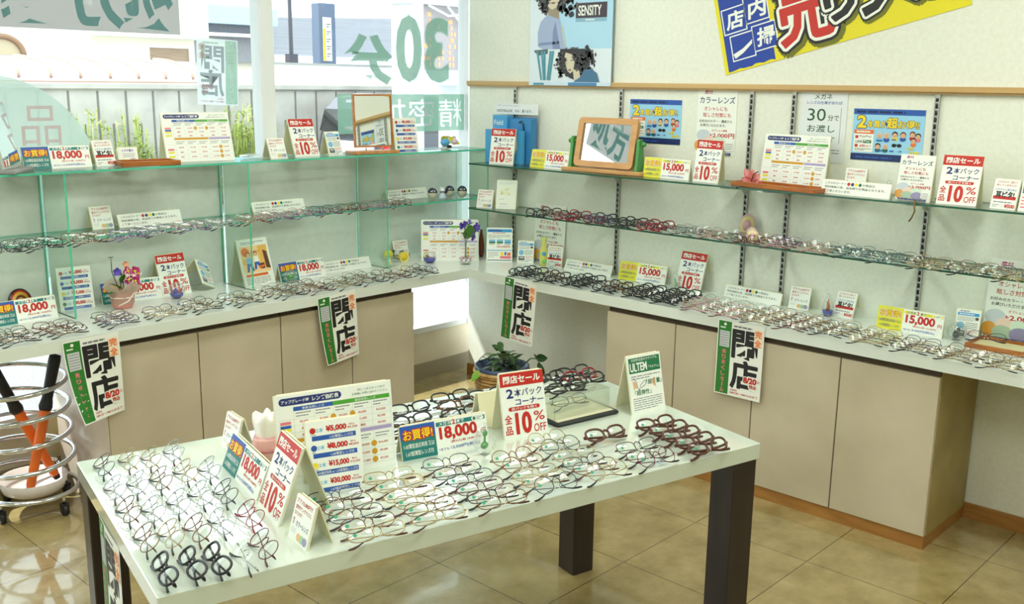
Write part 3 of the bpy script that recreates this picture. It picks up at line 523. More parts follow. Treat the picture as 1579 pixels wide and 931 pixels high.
ST=[
# glass shelf along the window, top
('p18',-2.195,.0,ZA,-4,20,'green 18,000 yen price sign on the top shelf by the window'),
('mimi',-2.01,-.005,ZA,6,18,'small red-banded card on the top window shelf, right of the 18,000 yen sign'),
('chart',-1.60,-.015,ZA,-8,17,'large lens price chart on the top window shelf, right of the wooden tray'),
('col',-1.262,-.085,ZA,2,19,'small colour lens card on the top window shelf, left of the 10% sign'),
('sale',-1.091,-.06,ZA,0,19,'red-headed 10% OFF sign on the top window shelf before the parked car'),
('info',-.941,-.075,ZA,4,17,'narrow blue-topped card on the top window shelf, left of the wooden mirror'),
('tier',-.539,-.115,ZA,-10,10,'white four-price tent sign on the top window shelf, right of the mirror'),
# glass shelf along the window, lower
('col',-2.03,.02,ZB,2,17,'small colour lens card on the lower window shelf at the left'),
('notice',-1.83,.01,ZB,2,22,'low white notice with four dots on the lower window shelf, behind grey frames'),
('notice',-1.20,.015,ZB,0,22,'low white notice with four dots on the lower window shelf, middle one'),
('notice',-.415,.02,ZB,2,22,'low white notice with four dots on the lower window shelf, beside the penguin figures'),
# window worktop
('p18',-2.40,-.075,ZC,2,15,'green 18,000 yen price sign cut by the left edge of the photo'),
('tier',-2.165,.005,ZC,-6,10,'white four-price sign on the window worktop, left of the pink flower pot'),
('p18',-1.935,.005,ZC,-4,14,'green 18,000 yen price sign behind the pink flower pot'),
('sale',-1.742,-.005,ZC,3,18,'red-headed 10% OFF sign behind the blue crystal ball on the window worktop'),
('room',-1.38,-.08,ZC,5,16,'orange illustrated card on the window worktop, left of the green price sign'),
('p18',-1.15,-.085,ZC,1,17,'green 18,000 yen price sign on the window worktop behind a green apple paperweight'),
('notice',-.866,-.047,ZC,-1,21,'low white notice with four dots on the window worktop'),
('col',-.455,.03,ZC,-8,14,'small colour lens card among the yellow egg ornaments'),
('chart',-.318,-.185,ZC,-42,14,'lens price chart in the corner behind the bud vase'),
# right worktop
('drive',-.160,-.385,ZC,-48,13,'blue-topped lens leaflet in the corner, right of the bud vase'),
('info',-.085,-.497,ZC,-58,13,'blue-topped info card in the corner, left of the tall yellow ornament'),
('mimi',-.064,-.672,ZC,-78,9,'small red-banded card on the right worktop before the leaning colour poster'),
('notice',-.075,-.892,ZC,-88,21,'low white notice with four dots behind the black frames'),
('p15',-.062,-1.205,ZC,-85,17,'yellow 15,000 yen price sign behind the green glass egg'),
('sale',-.085,-1.475,ZC,-91,17,'red-headed 10% OFF sign on the right worktop, right of the green glass egg'),
('notice',-.065,-1.785,ZC,-94,18,'low white notice with four dots on the right worktop below the round plates'),
('col',-.06,-2.0,ZC,-88,14,'small colour lens card on the right worktop, left of the blue glass drop'),
('mimi',-.065,-2.195,ZC,-94,20,'small red-banded card on the right worktop, right of the blue glass drop'),
('p15',-.129,-2.487,ZC,-91,8,'yellow 15,000 yen price sign on the right worktop beside the dark crystal ball'),
('info',-.085,-2.680,ZC,-80,14,'blue-topped info card on the right worktop behind the wooden tray'),
# right wall, upper glass shelf
('sale',-.182,-.410,ZR1,-74,10,'red-headed 10% OFF sign on the upper right shelf before the blue stepped display'),
('p15',-.185,-.725,ZR1,-94,11,'yellow 15,000 yen price sign on the upper shelf, left of the big mirror'),
('p15',-.175,-1.392,ZR1,-94,8,'yellow 15,000 yen price sign on the upper shelf, right of the big mirror'),
('sale',-.185,-1.60,ZR1,-97,8,'red-headed 10% OFF sign on the upper shelf under the tall colour lens poster'),
('chart',-.085,-1.94,ZR1,-94,8,'lens price chart on the upper right shelf behind the orange tray'),
('notice',-.20,-2.262,ZR1,-95,14,'low white notice with four dots on the upper right shelf'),
('col',-.07,-2.20,ZR1,-95,9,'small colour lens card on the upper right shelf behind the low notice'),
('a5',-.195,-2.478,ZR1,-96,7,'colour lens card on the upper right shelf, left of the 10% sign'),
('sale',-.197,-2.633,ZR1,-86,16,'red-headed 10% OFF sign on the upper shelf, rightmost of them all'),
('mimi',-.205,-2.790,ZR1,-98,14,'small red-banded card on the upper shelf before the winter picture card'),
('winter',-.215,-2.905,ZR1,-97,12,'card with a violet and pink winter picture at the right edge'),
# right wall, lower glass shelf
('col',-.205,-.315,ZR2,-74,15,'small colour lens card on the lower right shelf near the corner'),
('plant',-.155,-.42,ZR2,-60,14,'pale card with faint yellow flowers on the lower right shelf'),
]
for a in ST: stand(*a)
# on the display table
for a in (
('col',-2.541,-1.70,ZT,-99,14,'small colour lens card at the back of the table beside the tooth model'),
('p18',-2.637,-1.905,ZT,-104,22,'green 18,000 yen tent sign on the table facing the round glasses'),
('sale',-2.694,-2.112,ZT,-105,20,'red-headed 10% OFF tent sign on the table facing the round glasses'),
('col',-2.727,-2.268,ZT,-101,16,'small colour lens tent card at the front edge of the table'),
('chart',-2.4325,-2.0305,ZT,-17,9,'large lens price chart in the middle of the table behind the four-price sign'),
('tier',-2.501,-2.112,ZT,-20,12,'white four-price sign on the table before the large chart'),
('p18',-2.153,-2.112,ZT,-15.6,16,'green 18,000 yen tent sign on the table behind the crystal gem'),
('sale',-1.918,-2.176,ZT,-19,14,'red-headed 10% OFF tent sign on the table, left of the acrylic case'),
('ultem',-1.510,-2.288,ZT,-12.5,13,'green-headed tent sign about ultra-light frames at the table corner'),
('plain',*floor_pt(755,647,ZT),ZT,162,14,'cream tent sign seen from behind, left of the 10% sign on the table')): stand(*a)
# tilted leaflet lying against the window panel
stand('info',-1.60,-.02,ZC+.022,25,32,'blue-topped info card lying askew on the window worktop',1.08,roll=24)
MB().rbox((-.034,-.02,0),(.034,.05,.02),ACRY,.003).build('card_rest',None,(-1.60,.005,ZC),(0,0,math.radians(25)))
tag([o for o in COL.objects if o.name=='card_rest'][0],'low clear acrylic rest under the askew info card','rest')
# ---------------------------------------------------------------- posters on the right wall
RW=math.radians(-90)
def wallposter(f,name,y,z,label,x=-.0022,cat='poster',roll=0,sz=1):
    o=link(name,f if isinstance(f,bpy.types.Mesh) else f.mesh(name),None,(x,y,z),(0,roll,RW)); o.scale=(1,1,sz); return tag(o,label,cat)
wallposter(poster_color(.197,.286),'poster',-1.527,1.308,'tall white colour lens poster on the wall, right of the first blue poster')
wallposter(f_blue(.283,.197),'poster',-1.2045,1.344,'blue two-pair offer poster on the wall behind the wood and green mirror')
wallposter(f_30(),'poster',-2.018,1.311,'white notice about 30 minute service on the wall with green letters')
wallposter(f_blue(.279,.197),'poster',-2.285,1.33,'blue two-pair offer poster on the wall, right of the 30 minute notice')
o=tag(link('poster',poster_color(.205,.30).mesh('poster'),None,(-.022,-.595,ZC+.001),(-.06,0,RW)),'colour lens poster leaning on the wall behind the lower shelf, near the corner','poster')
o=tag(link('poster',poster_color(.205,.30).mesh('poster'),None,(-.022,-2.818,ZC+.001),(-.06,0,RW)),'colour lens poster leaning on the wall behind the wooden tray, at the right edge','poster')
# large poster with two women in blue
def sensity():
    w,h=.512,.72; bl=mat('print_pale_blue',S(168,208,232),.35); f=Face(w,h,bl,.001); x0=-w/2; hair=mat('print_dark_hair',S(44,42,44),.5); hair2=mat('print_hair_light',S(92,88,86),.5); skin=mat('print_skin_cool',S(206,196,170),.45); shade=mat('print_skin_shadow',S(150,138,116),.5); shirt=mat('print_shirt_lilac',S(156,172,204),.45); fold=mat('print_shirt_fold',S(120,136,176),.45); cool=mat('print_cool_white',S(214,226,234),.4); steel=mat('print_steel_blue',S(62,108,142),.4); tl=mat('print_teal_stool',S(70,140,156),.4)
    f.rect(x0,0,w/2,.205,cool); f.rect(x0,.205,x0+.13,h,cool,0); f.rect(x0+.13,.205,x0+.19,h,mat('print_pale_blue2',S(190,218,234),.35),0)
    f.pill(x0+.29,.372,w/2-.035,.454,mat('print_plum',S(62,48,58),.45),1,.002); f.text('SENSITY',x0+.375,.385,.138,.055,PAPER,2,.02); f.rect(x0+.29,.352,w/2-.035,.371,mat('print_dusty_blue',S(130,176,196),.4),1); f.bars(x0+.35,.357,x0+.41,.366,1,PAPER,2,.7,2)
    f.bars(x0+.29,.472,w/2-.03,.490,1,PAPER,1,.5,4)
    # seated woman, upper picture
    f.blob(x0+.150,.53,.105,.13,hair2,1,.16,60,3); f.blob(x0+.152,.53,.094,.118,hair,2,.14,60,5)
    f.poly([(x0+.12,.44),(x0+.185,.44),(x0+.188,.365),(x0+.112,.365)],shade,3); f.poly([(x0+.095,.56),(x0+.19,.56),(x0+.186,.47),(x0+.168,.437),(x0+.142,.425),(x0+.116,.442),(x0+.102,.48)],skin,4)
    f.poly([(x0+.126,.463),(x0+.15,.468),(x0+.166,.462),(x0+.15,.456)],mat('print_lips',S(120,80,76),.5),5); f.poly([(x0+.138,.490),(x0+.156,.490),(x0+.150,.497)],shade,5)
    for sx in (.122,.166): f.disc(x0+sx,.527,.010,BROWNINK,5,.005,10)
    f.poly([(x0+.096,.385),(x0+.118,.398),(x0+.150,.384),(x0+.19,.372),(x0+.205,.30),(x0+.232,.206),(x0+.196,.206),(x0+.09,.206),(x0+.055,.22),(x0+.052,.30),(x0+.070,.36)],shirt,6); f.poly([(x0+.150,.30),(x0+.165,.36),(x0+.178,.30),(x0+.20,.206),(x0+.15,.206)],fold,7); f.poly([(x0+.06,.24),(x0+.19,.25),(x0+.19,.235),(x0+.06,.225)],fold,7)
    f.poly([(x0+.20,.36),(x0+.214,.32),(x0+.236,.206),(x0+.226,.206)],skin,5)
    def curls(pts,n,r,l,sd,hs):
        q=random.Random(sd)
        for k in range(n):
            a=q.random()*len(pts); i_=int(a); t=a-i_; (ax,az),(bx,bz)=pts[i_],pts[(i_+1)%len(pts)]; x=ax+(bx-ax)*t+q.gauss(0,r*1.1); z=az+(bz-az)*t+q.gauss(0,r*1.1); f.blob(x0+x,z,r*q.uniform(.35,.9),r*q.uniform(.35,.9),hs[k%len(hs)],l,.3,9,k)
    curls([(.055,.50),(.045,.56),(.06,.64),(.15,.67),(.24,.64),(.262,.56),(.25,.48),(.235,.42),(.20,.50)],150,.020,4,21,[hair,hair,hair2]); curls([(.09,.55),(.10,.47),(.085,.42),(.06,.46)],40,.014,5,22,[hair,hair2])
    # stool legs under her
    f.poly([(x0+.03,.20),(x0+.12,.205),(x0+.12,.180),(x0+.06,.17),(x0+.034,.19)],mat('print_dark_seat',S(84,98,104),.5),7)
    for a,b in ((.045,.075),(.075,.092),(.092,.098),(.132,.115),(.148,.128)): f.poly([(x0+a,.195),(x0+a+.013,.195),(x0+b+.011,.03),(x0+b,.03)],tl,8)
    # second woman, lower picture
    f.blob(x0+.275,.135,.090,.075,hair2,8,.2,60,8); f.poly([(x0+.20,.205),(x0+.37,.205),(x0+.385,.17),(x0+.385,.10),(x0+.36,.06),(x0+.30,.03),(x0+.26,.045),(x0+.215,.08),(x0+.19,.13)],hair,9)
    f.poly([(x0+.235,.185),(x0+.275,.175),(x0+.292,.13),(x0+.285,.085),(x0+.268,.068),(x0+.250,.080),(x0+.236,.120),(x0+.226,.15)],skin,10); f.poly([(x0+.250,.088),(x0+.268,.094),(x0+.272,.086),(x0+.258,.082)],mat('print_lips',None),11); f.poly([(x0+.232,.130),(x0+.240,.118),(x0+.246,.124)],shade,11)
    for x in (.242,.272): f.poly([(x0+x-.009,.144),(x0+x+.009,.140),(x0+x,.137)],hair,11)
    f.poly([(x0+.282,.092),(x0+.322,.085),(x0+.332,.04),(x0+.290,.03)],skin,10)
    curls([(.20,.19),(.185,.13),(.20,.085),(.225,.055)],46,.012,10,23,[hair,hair2]); curls([(.37,.195),(.392,.16),(.395,.11),(.37,.065),(.33,.09)],60,.014,10,24,[hair,hair,hair2]); curls([(.28,.18),(.31,.15),(.34,.16),(.35,.12),(.31,.11)],40,.010,10,25,[hair2,hair])
    f.poly([(x0+.33,.05),(x0+.355,.09),(x0+.395,.095),(x0+.43,.07),(x0+.447,.02),(x0+.447,0),(x0+.27,0),(x0+.285,.02)],steel,12)
    f.rect(x0,0,w/2,.020,mat('print_roll_edge',S(196,216,230),.25),13); f.rect(x0+.255,0,x0+.43,.018,mat('print_roll_blue',S(64,124,172),.25),14); f.rect(x0+.03,.002,x0+.10,.014,tl,14)
    return f
wallposter(sensity(),'poster',-.707,1.597,'pale blue poster of two curly-haired women above the ledge',x=-.0245,sz=.84)
# slanted yellow sale banner
def banner():
    w,h=1.02,.345; yel=mat('print_banner_yellow',S(226,214,20),.4); bl=mat('print_banner_blue',S(26,62,160),.4); rd=mat('print_banner_red',S(196,40,24),.4); olive=mat('print_banner_olive',S(110,112,10),.45); f=Face(w,h,yel,.0012); x0=-w/2
    q=random.Random(4); top=[];bot=[]
    for i in range(13): t=i/12; top.append((x0+.018+.222*t,h-.022+q.uniform(-.004,.004))); bot.append((x0+.018+.222*t,.010+q.uniform(-.004,.004)))
    f.poly(bot+top[::-1],bl)
    def cell(x,z,a): f.rect(x-.056,z-.054,x+.056,z+.054,PAPER,1); f.rect(x-.051,z-.049,x+.051,z+.049,bl,2); a!='一' and f.text(a,x,z-.036,.080,.072,PAPER,3,.03,shear=.15)
    X=x0+.080; cell(X,.214,'店'); cell(X+.107,.232,'内'); cell(X+.022,.098,'一'); cell(X+.128,.112,'掃')
    f.poly([(x0+.052,.075),(x0+.100,.088),(x0+.150,.115),(x0+.146,.098),(x0+.100,.070),(x0+.060,.055)],PAPER,4)
    for g,m,l in ((.155,olive,1),(.125,BLACK,4),(.080,PAPER,5),(.030,rd,6)): f.text('売',x0+.395+(.01 if m is olive else 0),.040-(.010 if m is olive else 0),.235,.27,m,l,g)
    for i,(c,x,s) in enumerate((('り',.545,.16),('つ',.66,.19),('く',.79,.17),('し',.91,.15))):
        for g,m,l in ((.150,olive,1),(.125,BLACK,7),(.085,PAPER,8),(.030,BLACK,9)): f.text(c,x0+x+(.008 if m is olive else 0),(.085 if i!=1 else .07)-(.01 if m is olive else 0),s*.80,.18,m,l,g)
    return f
tag(link('banner',banner().mesh('banner'),None,(-.0022,-2.055,1.775),(0,math.radians(-14.2),RW)),'slanted yellow clearance banner with red and black brush lettering high on the wall','banner')
# hanging closing-down posters
def closing(w=.205,h=.302,seed=0,pale=False):
    tf=lambda n,c,a: glass(n,(1,1,1,1),.1,haze=(c,a))
    if not pale: g=mat('ink_poster_green',S(40,120,40),.45); k=BLACK; r=RED; o=ORANGE; p=PAPER; pk=PINK
    else: g=tf('show_through_green',S(176,208,190),.8); k=tf('show_through_grey',S(150,160,168),.75); r=tf('show_through_red',S(214,160,170),.9); o=tf('show_through_orange',S(226,180,170),.9); p=tf('thin_paper',S(240,246,248),.72); pk=p
    f=Face(w,h,p,.0006,grid=True); x0=-w/2; M=pale; f.heavy=not pale; s=-1 if M else 1
    def R(a,b,c,d,m,l=0): f.rect(min(s*a,s*c),b,max(s*a,s*c),d,m,l)
    R(x0+.004,.004,x0+.062,h-.004,g); f.disc(s*(x0+.033),h-.016,.006,p,1); f.bars(min(s*(x0+.012),s*(x0+.054)),h-.034,max(s*(x0+.012),s*(x0+.054)),h-.026,1,p,1,.7,1)
    R(x0+.011,h-.108,x0+.055,h-.043,LGREY if not M else p,1); f.bars(min(s*(x0+.014),s*(x0+.052)),h-.105,max(s*(x0+.014),s*(x0+.052)),h-.046,6,GREY if not M else g,2,.25,3)
    for i,c in enumerate('売り尽くしセール'): f.text(c if c!='ー' else '｜',s*(x0+.034),h-.135-i*.0225,.017 if c!='ー' else .004,.0175,pk,1,.03,mirror=M)
    f.bars(min(s*(x0+.072),s*(w/2-.03)),h-.024,max(s*(x0+.072),s*(w/2-.03)),h-.012,1,GREY if not M else g,0,.6,5)
    f.text('閉',s*(x0+.124),h-.143,.110,.112,k,0,.034 if not M else .018,mirror=M); f.text('店',s*(x0+.128),.036,.114,.114,k,0,.036 if not M else .018,mirror=M)
    f.pill(min(s*(w/2-.042),s*(w/2-.006)),h-.088,max(s*(w/2-.042),s*(w/2-.006)),h-.018,p if M else mat('paper_peach',S(246,222,196),.5),2,.002); f.text('完',s*(w/2-.024),h-.049,.028,.028,o,3,.03,mirror=M); f.text('全',s*(w/2-.024),h-.084,.028,.028,o,3,.03,mirror=M)
    f.disc(s*(w/2-.034),.058,.022,p,2); f.text('8/20',s*(w/2-.048),.066,.056,.022,r,4,.06 if not M else .02,mirror=M); f.text('8/20',s*(w/2-.048),.066,.056,.022,p,3,.16 if not M else .02,mirror=M); f.text('閉店',s*(w/2-.034),.046,.030,.015,r,4,.03,mirror=M); f.text('(土)',s*(w/2-.012),.072,.016,.013,r,4,.01,mirror=M)
    f.text('営業時間',s*(x0+.088),.022,.030,.008,r,1,.01,mirror=M); f.text('AM9:00～PM10:00まで',s*(x0+.132),.010,.126,.010,r,1,.01,mirror=M)
    return f
def hang(x,y,z,yaw,label,bend,tw=0,seed=0):
    f=closing(seed=seed); me=f.mesh('hanging_poster',bend); o=link('hanging_poster',me,None,(x,y,z),(0,tw,yaw)); return tag(o,label,'poster','closing-down posters on the counters')
H=.302
def bendf(a,b,c=0): # a: lower edge swings out; b: lower left corner curls; c: slight bow across
    return lambda x,y,z:(x*(1-abs(b)*.9*((1-z/H)**2)*(1 if x<0 else .2)),y-a*((1-z/H)**2)-b*((1-z/H)**2)*(-x+.1)+c*((x/.1)**2),z)
hang(-2.305,-.4302,.3995,0,'closing-down poster hanging from the window worktop beside the orange wands',bendf(-.004,.28),math.radians(-2))
hang(-1.207,-.4302,.400,0,'closing-down poster hanging from the window worktop over the cupboard doors',bendf(-.004,.12,.002),math.radians(-4))
hang(-.4262,-.757,.402,RW,'closing-down poster hanging from the right worktop above the potted plant',bendf(.004,.02,.002),math.radians(4))
hang(-.4262,-1.952,.400,RW,'closing-down poster hanging from the right worktop over the cupboard doors',bendf(.002,.02),0)
p=TM@Vector((-.0025,.430,0)); hang(p.x,p.y,.335,TTH+RW,'closing-down poster hanging from the left side of the display table',bendf(.004,.0,.002),0)
# ---------------------------------------------------------------- window lettering, seen from its back
def film(n,col,a,tr=.5): return glass(n,(1,1,1,1),.15,haze=(col,a))
FB=film('film_grey',S(168,167,162),.94); FL=film('film_teal_letter',S(116,168,168),.9); FG=film('film_green',S(138,182,160),.80); FP=film('film_frost',S(214,232,222),.35); FC=film('film_pale_disc',S(186,206,194),.86); FR=film('film_rose_letter',S(224,190,188),.7); FH=film('film_halo',S(170,192,182),.55)
class Decal(Face):
    heavy=False
    def __init__(s): s.b=MB()
    def y(s,l): return -.0003*l
YD=WY-.0012
def decal(d,label): return tag(d.mesh('window_decal') and link('window_decal',d.b.mesh('window_decal'),None,(0,YD,0)),label,'window lettering')
d=Decal(); d.rect(-4.1,1.786,-1.594,2.20,FB,0)
for c,x0,x1 in (('処',-1.832,-1.626),('方',-2.055,-1.845),('箋',-2.305,-2.085),('受',-2.56,-2.34),('付',-2.80,-2.60)): d.text(c,(x0+x1)/2,1.806,x1-x0,.24,FL,1,.035,mirror=True)
decal(d,'grey window film with big teal lettering seen from behind, at the top left')
d=Decal()
for c,x0,x1,z0,z1 in (('3',-.205,-.048,1.612,1.925),('0',-.400,-.238,1.612,1.928),('分',-.722,-.448,1.600,1.822)):
    d.text(c,(x0+x1)/2,z0,x1-x0,z1-z0,FH,0,.05 if c!='分' else .06,mirror=True); d.text(c,(x0+x1)/2,z0,x1-x0,z1-z0,FG,1,.032 if c!='分' else .045,mirror=True)
decal(d,'big green 30 minute lettering on the window, seen from behind')
def cut_letters(x0,z0,x1,z1,items):
    """a film strip with the mirrored letters cut out of it"""
    cv=bpy.data.curves.new('strip','CURVE'); cv.dimensions='2D'; cv.fill_mode='FRONT'
    def ring(p): sp=cv.splines.new('POLY'); sp.points.add(len(p)-1); sp.use_cyclic_u=True; [setattr(sp.points[k],'co',(a,b,0,1)) for k,(a,b) in enumerate(p)]
    ring([(x0,z0),(x1,z0),(x1,z1),(x0,z1)])
    for c,a,b,lo,hi in items:
        f=bpy.data.curves.new('t','FONT'); f.body=c; f.size=1; f.offset=.012; o=bpy.data.objects.new('t',f); COL.objects.link(o); k=o.to_curve(bpy.context.evaluated_depsgraph_get()); rs=[]
        for sp in k.splines:
            if sp.type=='BEZIER':
                p=[]; n=len(sp.bezier_points)
                for q in range(n):
                    A,B=sp.bezier_points[q],sp.bezier_points[(q+1)%n]
                    for t in (0,.34,.67): u=1-t; v=A.co*u**3+A.handle_right*3*u*u*t+B.handle_left*3*u*t*t+B.co*t**3; p.append((v.x,v.y))
            else: p=[(v.co.x,v.co.y) for v in sp.points]
            rs.append(p)
        o.to_curve_clear(); bpy.data.objects.remove(o); allp=[v for p in rs for v in p]; X0,X1,Y0_,Y1=box2(allp)
        for p in rs: ring([(b-(u-X0)/(X1-X0)*(b-a),lo+(v-Y0_)/(Y1-Y0_)*(hi-lo)) for u,v in p])
    o=bpy.data.objects.new('t',cv); COL.objects.link(o); me=bpy.data.meshes.new_from_object(o.evaluated_get(bpy.context.evaluated_depsgraph_get())); r=([(v.co.x,0,v.co.y) for v in me.vertices],[tuple(p.vertices) for p in me.polygons]); bpy.data.objects.remove(o); bpy.data.curves.remove(cv); return r
d=Decal(); vs_,fs_=cut_letters(-.782,1.350,.076,1.543,[(c,a,b,1.372,1.517) for c,a,b in (('精',-.112,.058),('密',-.325,-.140),('加',-.53,-.345),('工',-.74,-.56))]); d.b.add(vs_,fs_,FG); d.b.add([(x,.0003,z) for x,z in ((-.782,1.350),(.076,1.350),(.076,1.543),(-.782,1.543))],[(0,1,2,3)],FP)
decal(d,'green window film strip with pale lettering, behind the wooden mirror')
d=Decal(); d.disc(-2.40,1.20,.415,FC,0,None,48)
p0=aty(66,225,YD); p1=aty(20,225,YD)
d.text('品',p0.x,p0.z,.155,.155,FR,1,.0,mirror=True); d.text('商',p1.x-.12,p0.z,.15,.155,FR,1,.0,mirror=True)
decal(d,'pale green round window sticker with rose lettering at the left')
f=closing(.2,.282,pale=True); tag(link('window_poster',f.mesh('window_poster'),None,(-1.424,WY+.010,1.495),(0,math.radians(2),0)),'thin closing-down poster taped outside the window, its print showing through','poster')
# ---------------------------------------------------------------- ornaments and small things
def P(px,py,z): v=at(px,py,z); return (v.x,v.y,z)
def PX(px,x,z):
    lo,hi=-4.5,0
    for _ in range(50):
        m_=(lo+hi)/2; d=Vector((x,m_,z))-CAM; u=IW/2+F*d.dot(cr)/d.dot(fw)
        if u>px: lo=m_
        else: hi=m_
    return (x,lo,z)
# table mirror at the left edge of the top window shelf
e=empty('table_mirror',(-2.405,-.06,ZA),math.radians(50)); tag(e,'grey-backed table mirror cut by the left edge of the photo','mirror')
GP=mat('grey_plastic',S(176,182,174),.4); M=Matrix.Rotation(-.20,4,'X')
MB().rbox((-.09,0,0),(.09,.012,.24),GP,.004,Matrix.Translation((0,-.02,.014))@M).build('frame',e); MB().box((-.08,-.001,.012),(.08,.0,.228),MIRROR,Matrix.Translation((0,-.02,.014))@M).build('mirror_glass',e); MB().rbox((-.1,-.06,0),(.1,.075,.014),mat('grey_plastic_base',S(140,142,140),.4),.006).build('base',e)
def tray(x,y,z,w,d,yaw,label,inner=None,h=.018):
    e=empty('wooden_tray',(x,y,z),math.radians(yaw)); tag(e,label,'tray'); t=.009
    o=MB(); 
    for a,b in (((-w/2,-d/2,0),(w/2,-d/2+t,h)),((-w/2,d/2-t,0),(w/2,d/2,h)),((-w/2,-d/2+t,0),(-w/2+t,d/2-t,h)),((w/2-t,-d/2+t,0),(w/2,d/2-t,h))): o.rbox(a,b,TRAYW,.0025)
    o.build('rim',e); MB().box((-w/2+t,-d/2+t,.001),(w/2-t,d/2-t,.006),inner or TRAYW).build('tray_floor',e); return e
tray(-1.865,-.045,ZA,.235,.13,-9,'small wooden tray on the top window shelf')
stand('traycard',-1.895,.042,ZA,-8,15,'small white card with violet heading behind the wooden tray',.95)
tray(-.175,-1.94,ZR1,.40,.115,-98,'orange-brown wooden tray on the upper right shelf before the price chart')
tray(-.115,-2.815,ZC,.20,.155,-91,'wooden tray with cream lining on the right worktop',mat('tray_lining',S(222,212,168),.6),.017)
# wooden mirror with slanted stand on the top window shelf
q=P(572,236,ZA); e=empty('table_mirror',(q[0],-.085,ZA),math.radians(-10)); tag(e,'square wooden framed mirror on a wooden foot on the top window shelf','mirror')
MB().rbox((-.14,-.055,0),(.112,.035,.016),WOODM,.004).build('base',e)
M=Matrix.Translation((0,-.005,.030))@Matrix.Rotation(-.065,4,'X'); o=MB(); W2,H2,t=.105,.25,.008
for a,b in (((-W2,0,0),(W2,.014,t)),((-W2,0,H2-t),(W2,.014,H2)),((-W2,0,t),(-W2+t,.014,H2-t)),((W2-t,0,t),(W2,.014,H2-t))): o.box(a,b,WOOD,M)
o.box((-W2+.004,.010,.004),(W2-.004,.014,H2-.004),WOOD,M); o.build('frame',e); MB().box((-W2+t,.004,t),(W2-t,.008,H2-t),MIRROR,M).build('mirror_glass',e)
o=MB()
for x in (-.045,.045): o.tube([(x,-.002,.012),(x,-.002,.034)],.0035,STEEL)
o.build('pin',e)
# big child's mirror on the upper right shelf
q=P(930,268,ZR1); GW=mat('green_paint',S(76,150,74),.35); YW=noisy('mirror_frame_wood',S(196,146,92),S(206,158,104),10,.35,stretch=(1,6,6))
e=empty('table_mirror',(-.150,-1.045,ZR1),math.radians(-88)); tag(e,'large wood framed tilting mirror between green posts on the upper right shelf','mirror')
MB().rbox((-.225,-.05,0),(.225,.05,.018),YW,.006).build('base',e)
Mm=Matrix.Translation((0,0,.135))@Matrix.Rotation(math.radians(-11),4,'X')
def rr(w,h,r,n=6):
    p=[]
    for cx,cz,a in ((w-r,-h+r,-90),(w-r,h-r,0),(-w+r,h-r,90),(-w+r,-h+r,180)):
        for k in range(n+1): c=math.radians(a+90*k/n); p.append((cx+r*math.cos(c),cz+r*math.sin(c)))
    return p
o=MB(); A=rr(.165,.113,.022); B=rr(.135,.086,.004); n=len(A)
vs=[(x,-.011,z) for x,z in A]+[(x,-.011,z) for x,z in B]+[(x,.011,z) for x,z in A]+[(x,.011,z) for x,z in B]; vs=[Mm@Vector(v) for v in vs]; fs=[]
for i in range(n): j=(i+1)%n; fs+=[(i,j,n+j,n+i),(2*n+j,2*n+i,3*n+i,3*n+j),(j,i,2*n+i,2*n+j),(n+i,n+j,3*n+j,3*n+i)]
o.add(vs,fs,YW); o.add([Mm@Vector((x,.009,z)) for x,z in B],[tuple(range(n-1,-1,-1))],YW); o.build('frame',e)
MB().add([Mm@Vector((x,-.002,z)) for x,z in B],[tuple(range(n))],MIRROR).build('mirror_glass',e)
for s in (-1,1):
    o=MB(); pr=[(-.030,.016),(.030,.016),(.022,.085),(.016,.150),(.010,.160),(-.010,.160),(-.016,.150),(-.022,.085)]; x0,x1=s*.178,s*.192; k=len(pr)
    vs=[(x0,y,z) for y,z in pr]+[(x1,y,z) for y,z in pr]; o.add(vs,[tuple(range(k)),tuple(range(2*k-1,k-1,-1))]+[(i,k+i,k+(i+1)%k,(i+1)%k) for i in range(k)],GW)
    pst=o.build('post',e); MB().tube([(s*.150,0,.138),(s*.200,0,.138)],.005,GW,8).ball((s*.206,0,.138),.011,GW).build('knob',pst)
# stepped blue lens display
e=empty('cardboard_display',(-.065,-.378,ZR1),math.radians(-90)); tag(e,'blue stepped cardboard lens display on the upper right shelf in the corner','display')
CB=mat('card_blue',S(70,156,210),.4); CB2=mat('card_blue_dark',S(56,130,186),.4); CW=mat('card_white',S(226,230,228),.4)
MB().box((-.105,.03,.0),(.135,.034,.228),CB2).build('back_panel',e)
f=Face(.30,.053,CW,.003); f.text('HOYALUX',-.078,.010,.108,.014,BLACK,1,.01); f.text('なら、選べます。',.052,.010,.118,.0145,BLACK,1,.004); f.bars(-.13,.040,.13,.046,1,LGREY,0,.6,3); link('header_board',f.mesh('header_board'),e,(.0,.024,.242))
MB().box((-.012,-.015,0),(.138,.028,.222),CB2).build('rear_box',e)
f=Face(.098,.187,CB,.045); f.text('Field',-.008,.138,.062,.026,PAPER,1,.0); link('middle_box',f.mesh('middle_box'),e,(-.063,-.028,.05))
MB().box((-.145,-.048,0),(.112,-.030,.165),CB).build('front_box',e)
MB().tube([(.062,-.018,.205),(.076,-.020,.212),(.090,-.019,.195),(.094,-.018,.168)],.004,mat('tag_navy',S(30,60,90),.4)).build('strap',e)
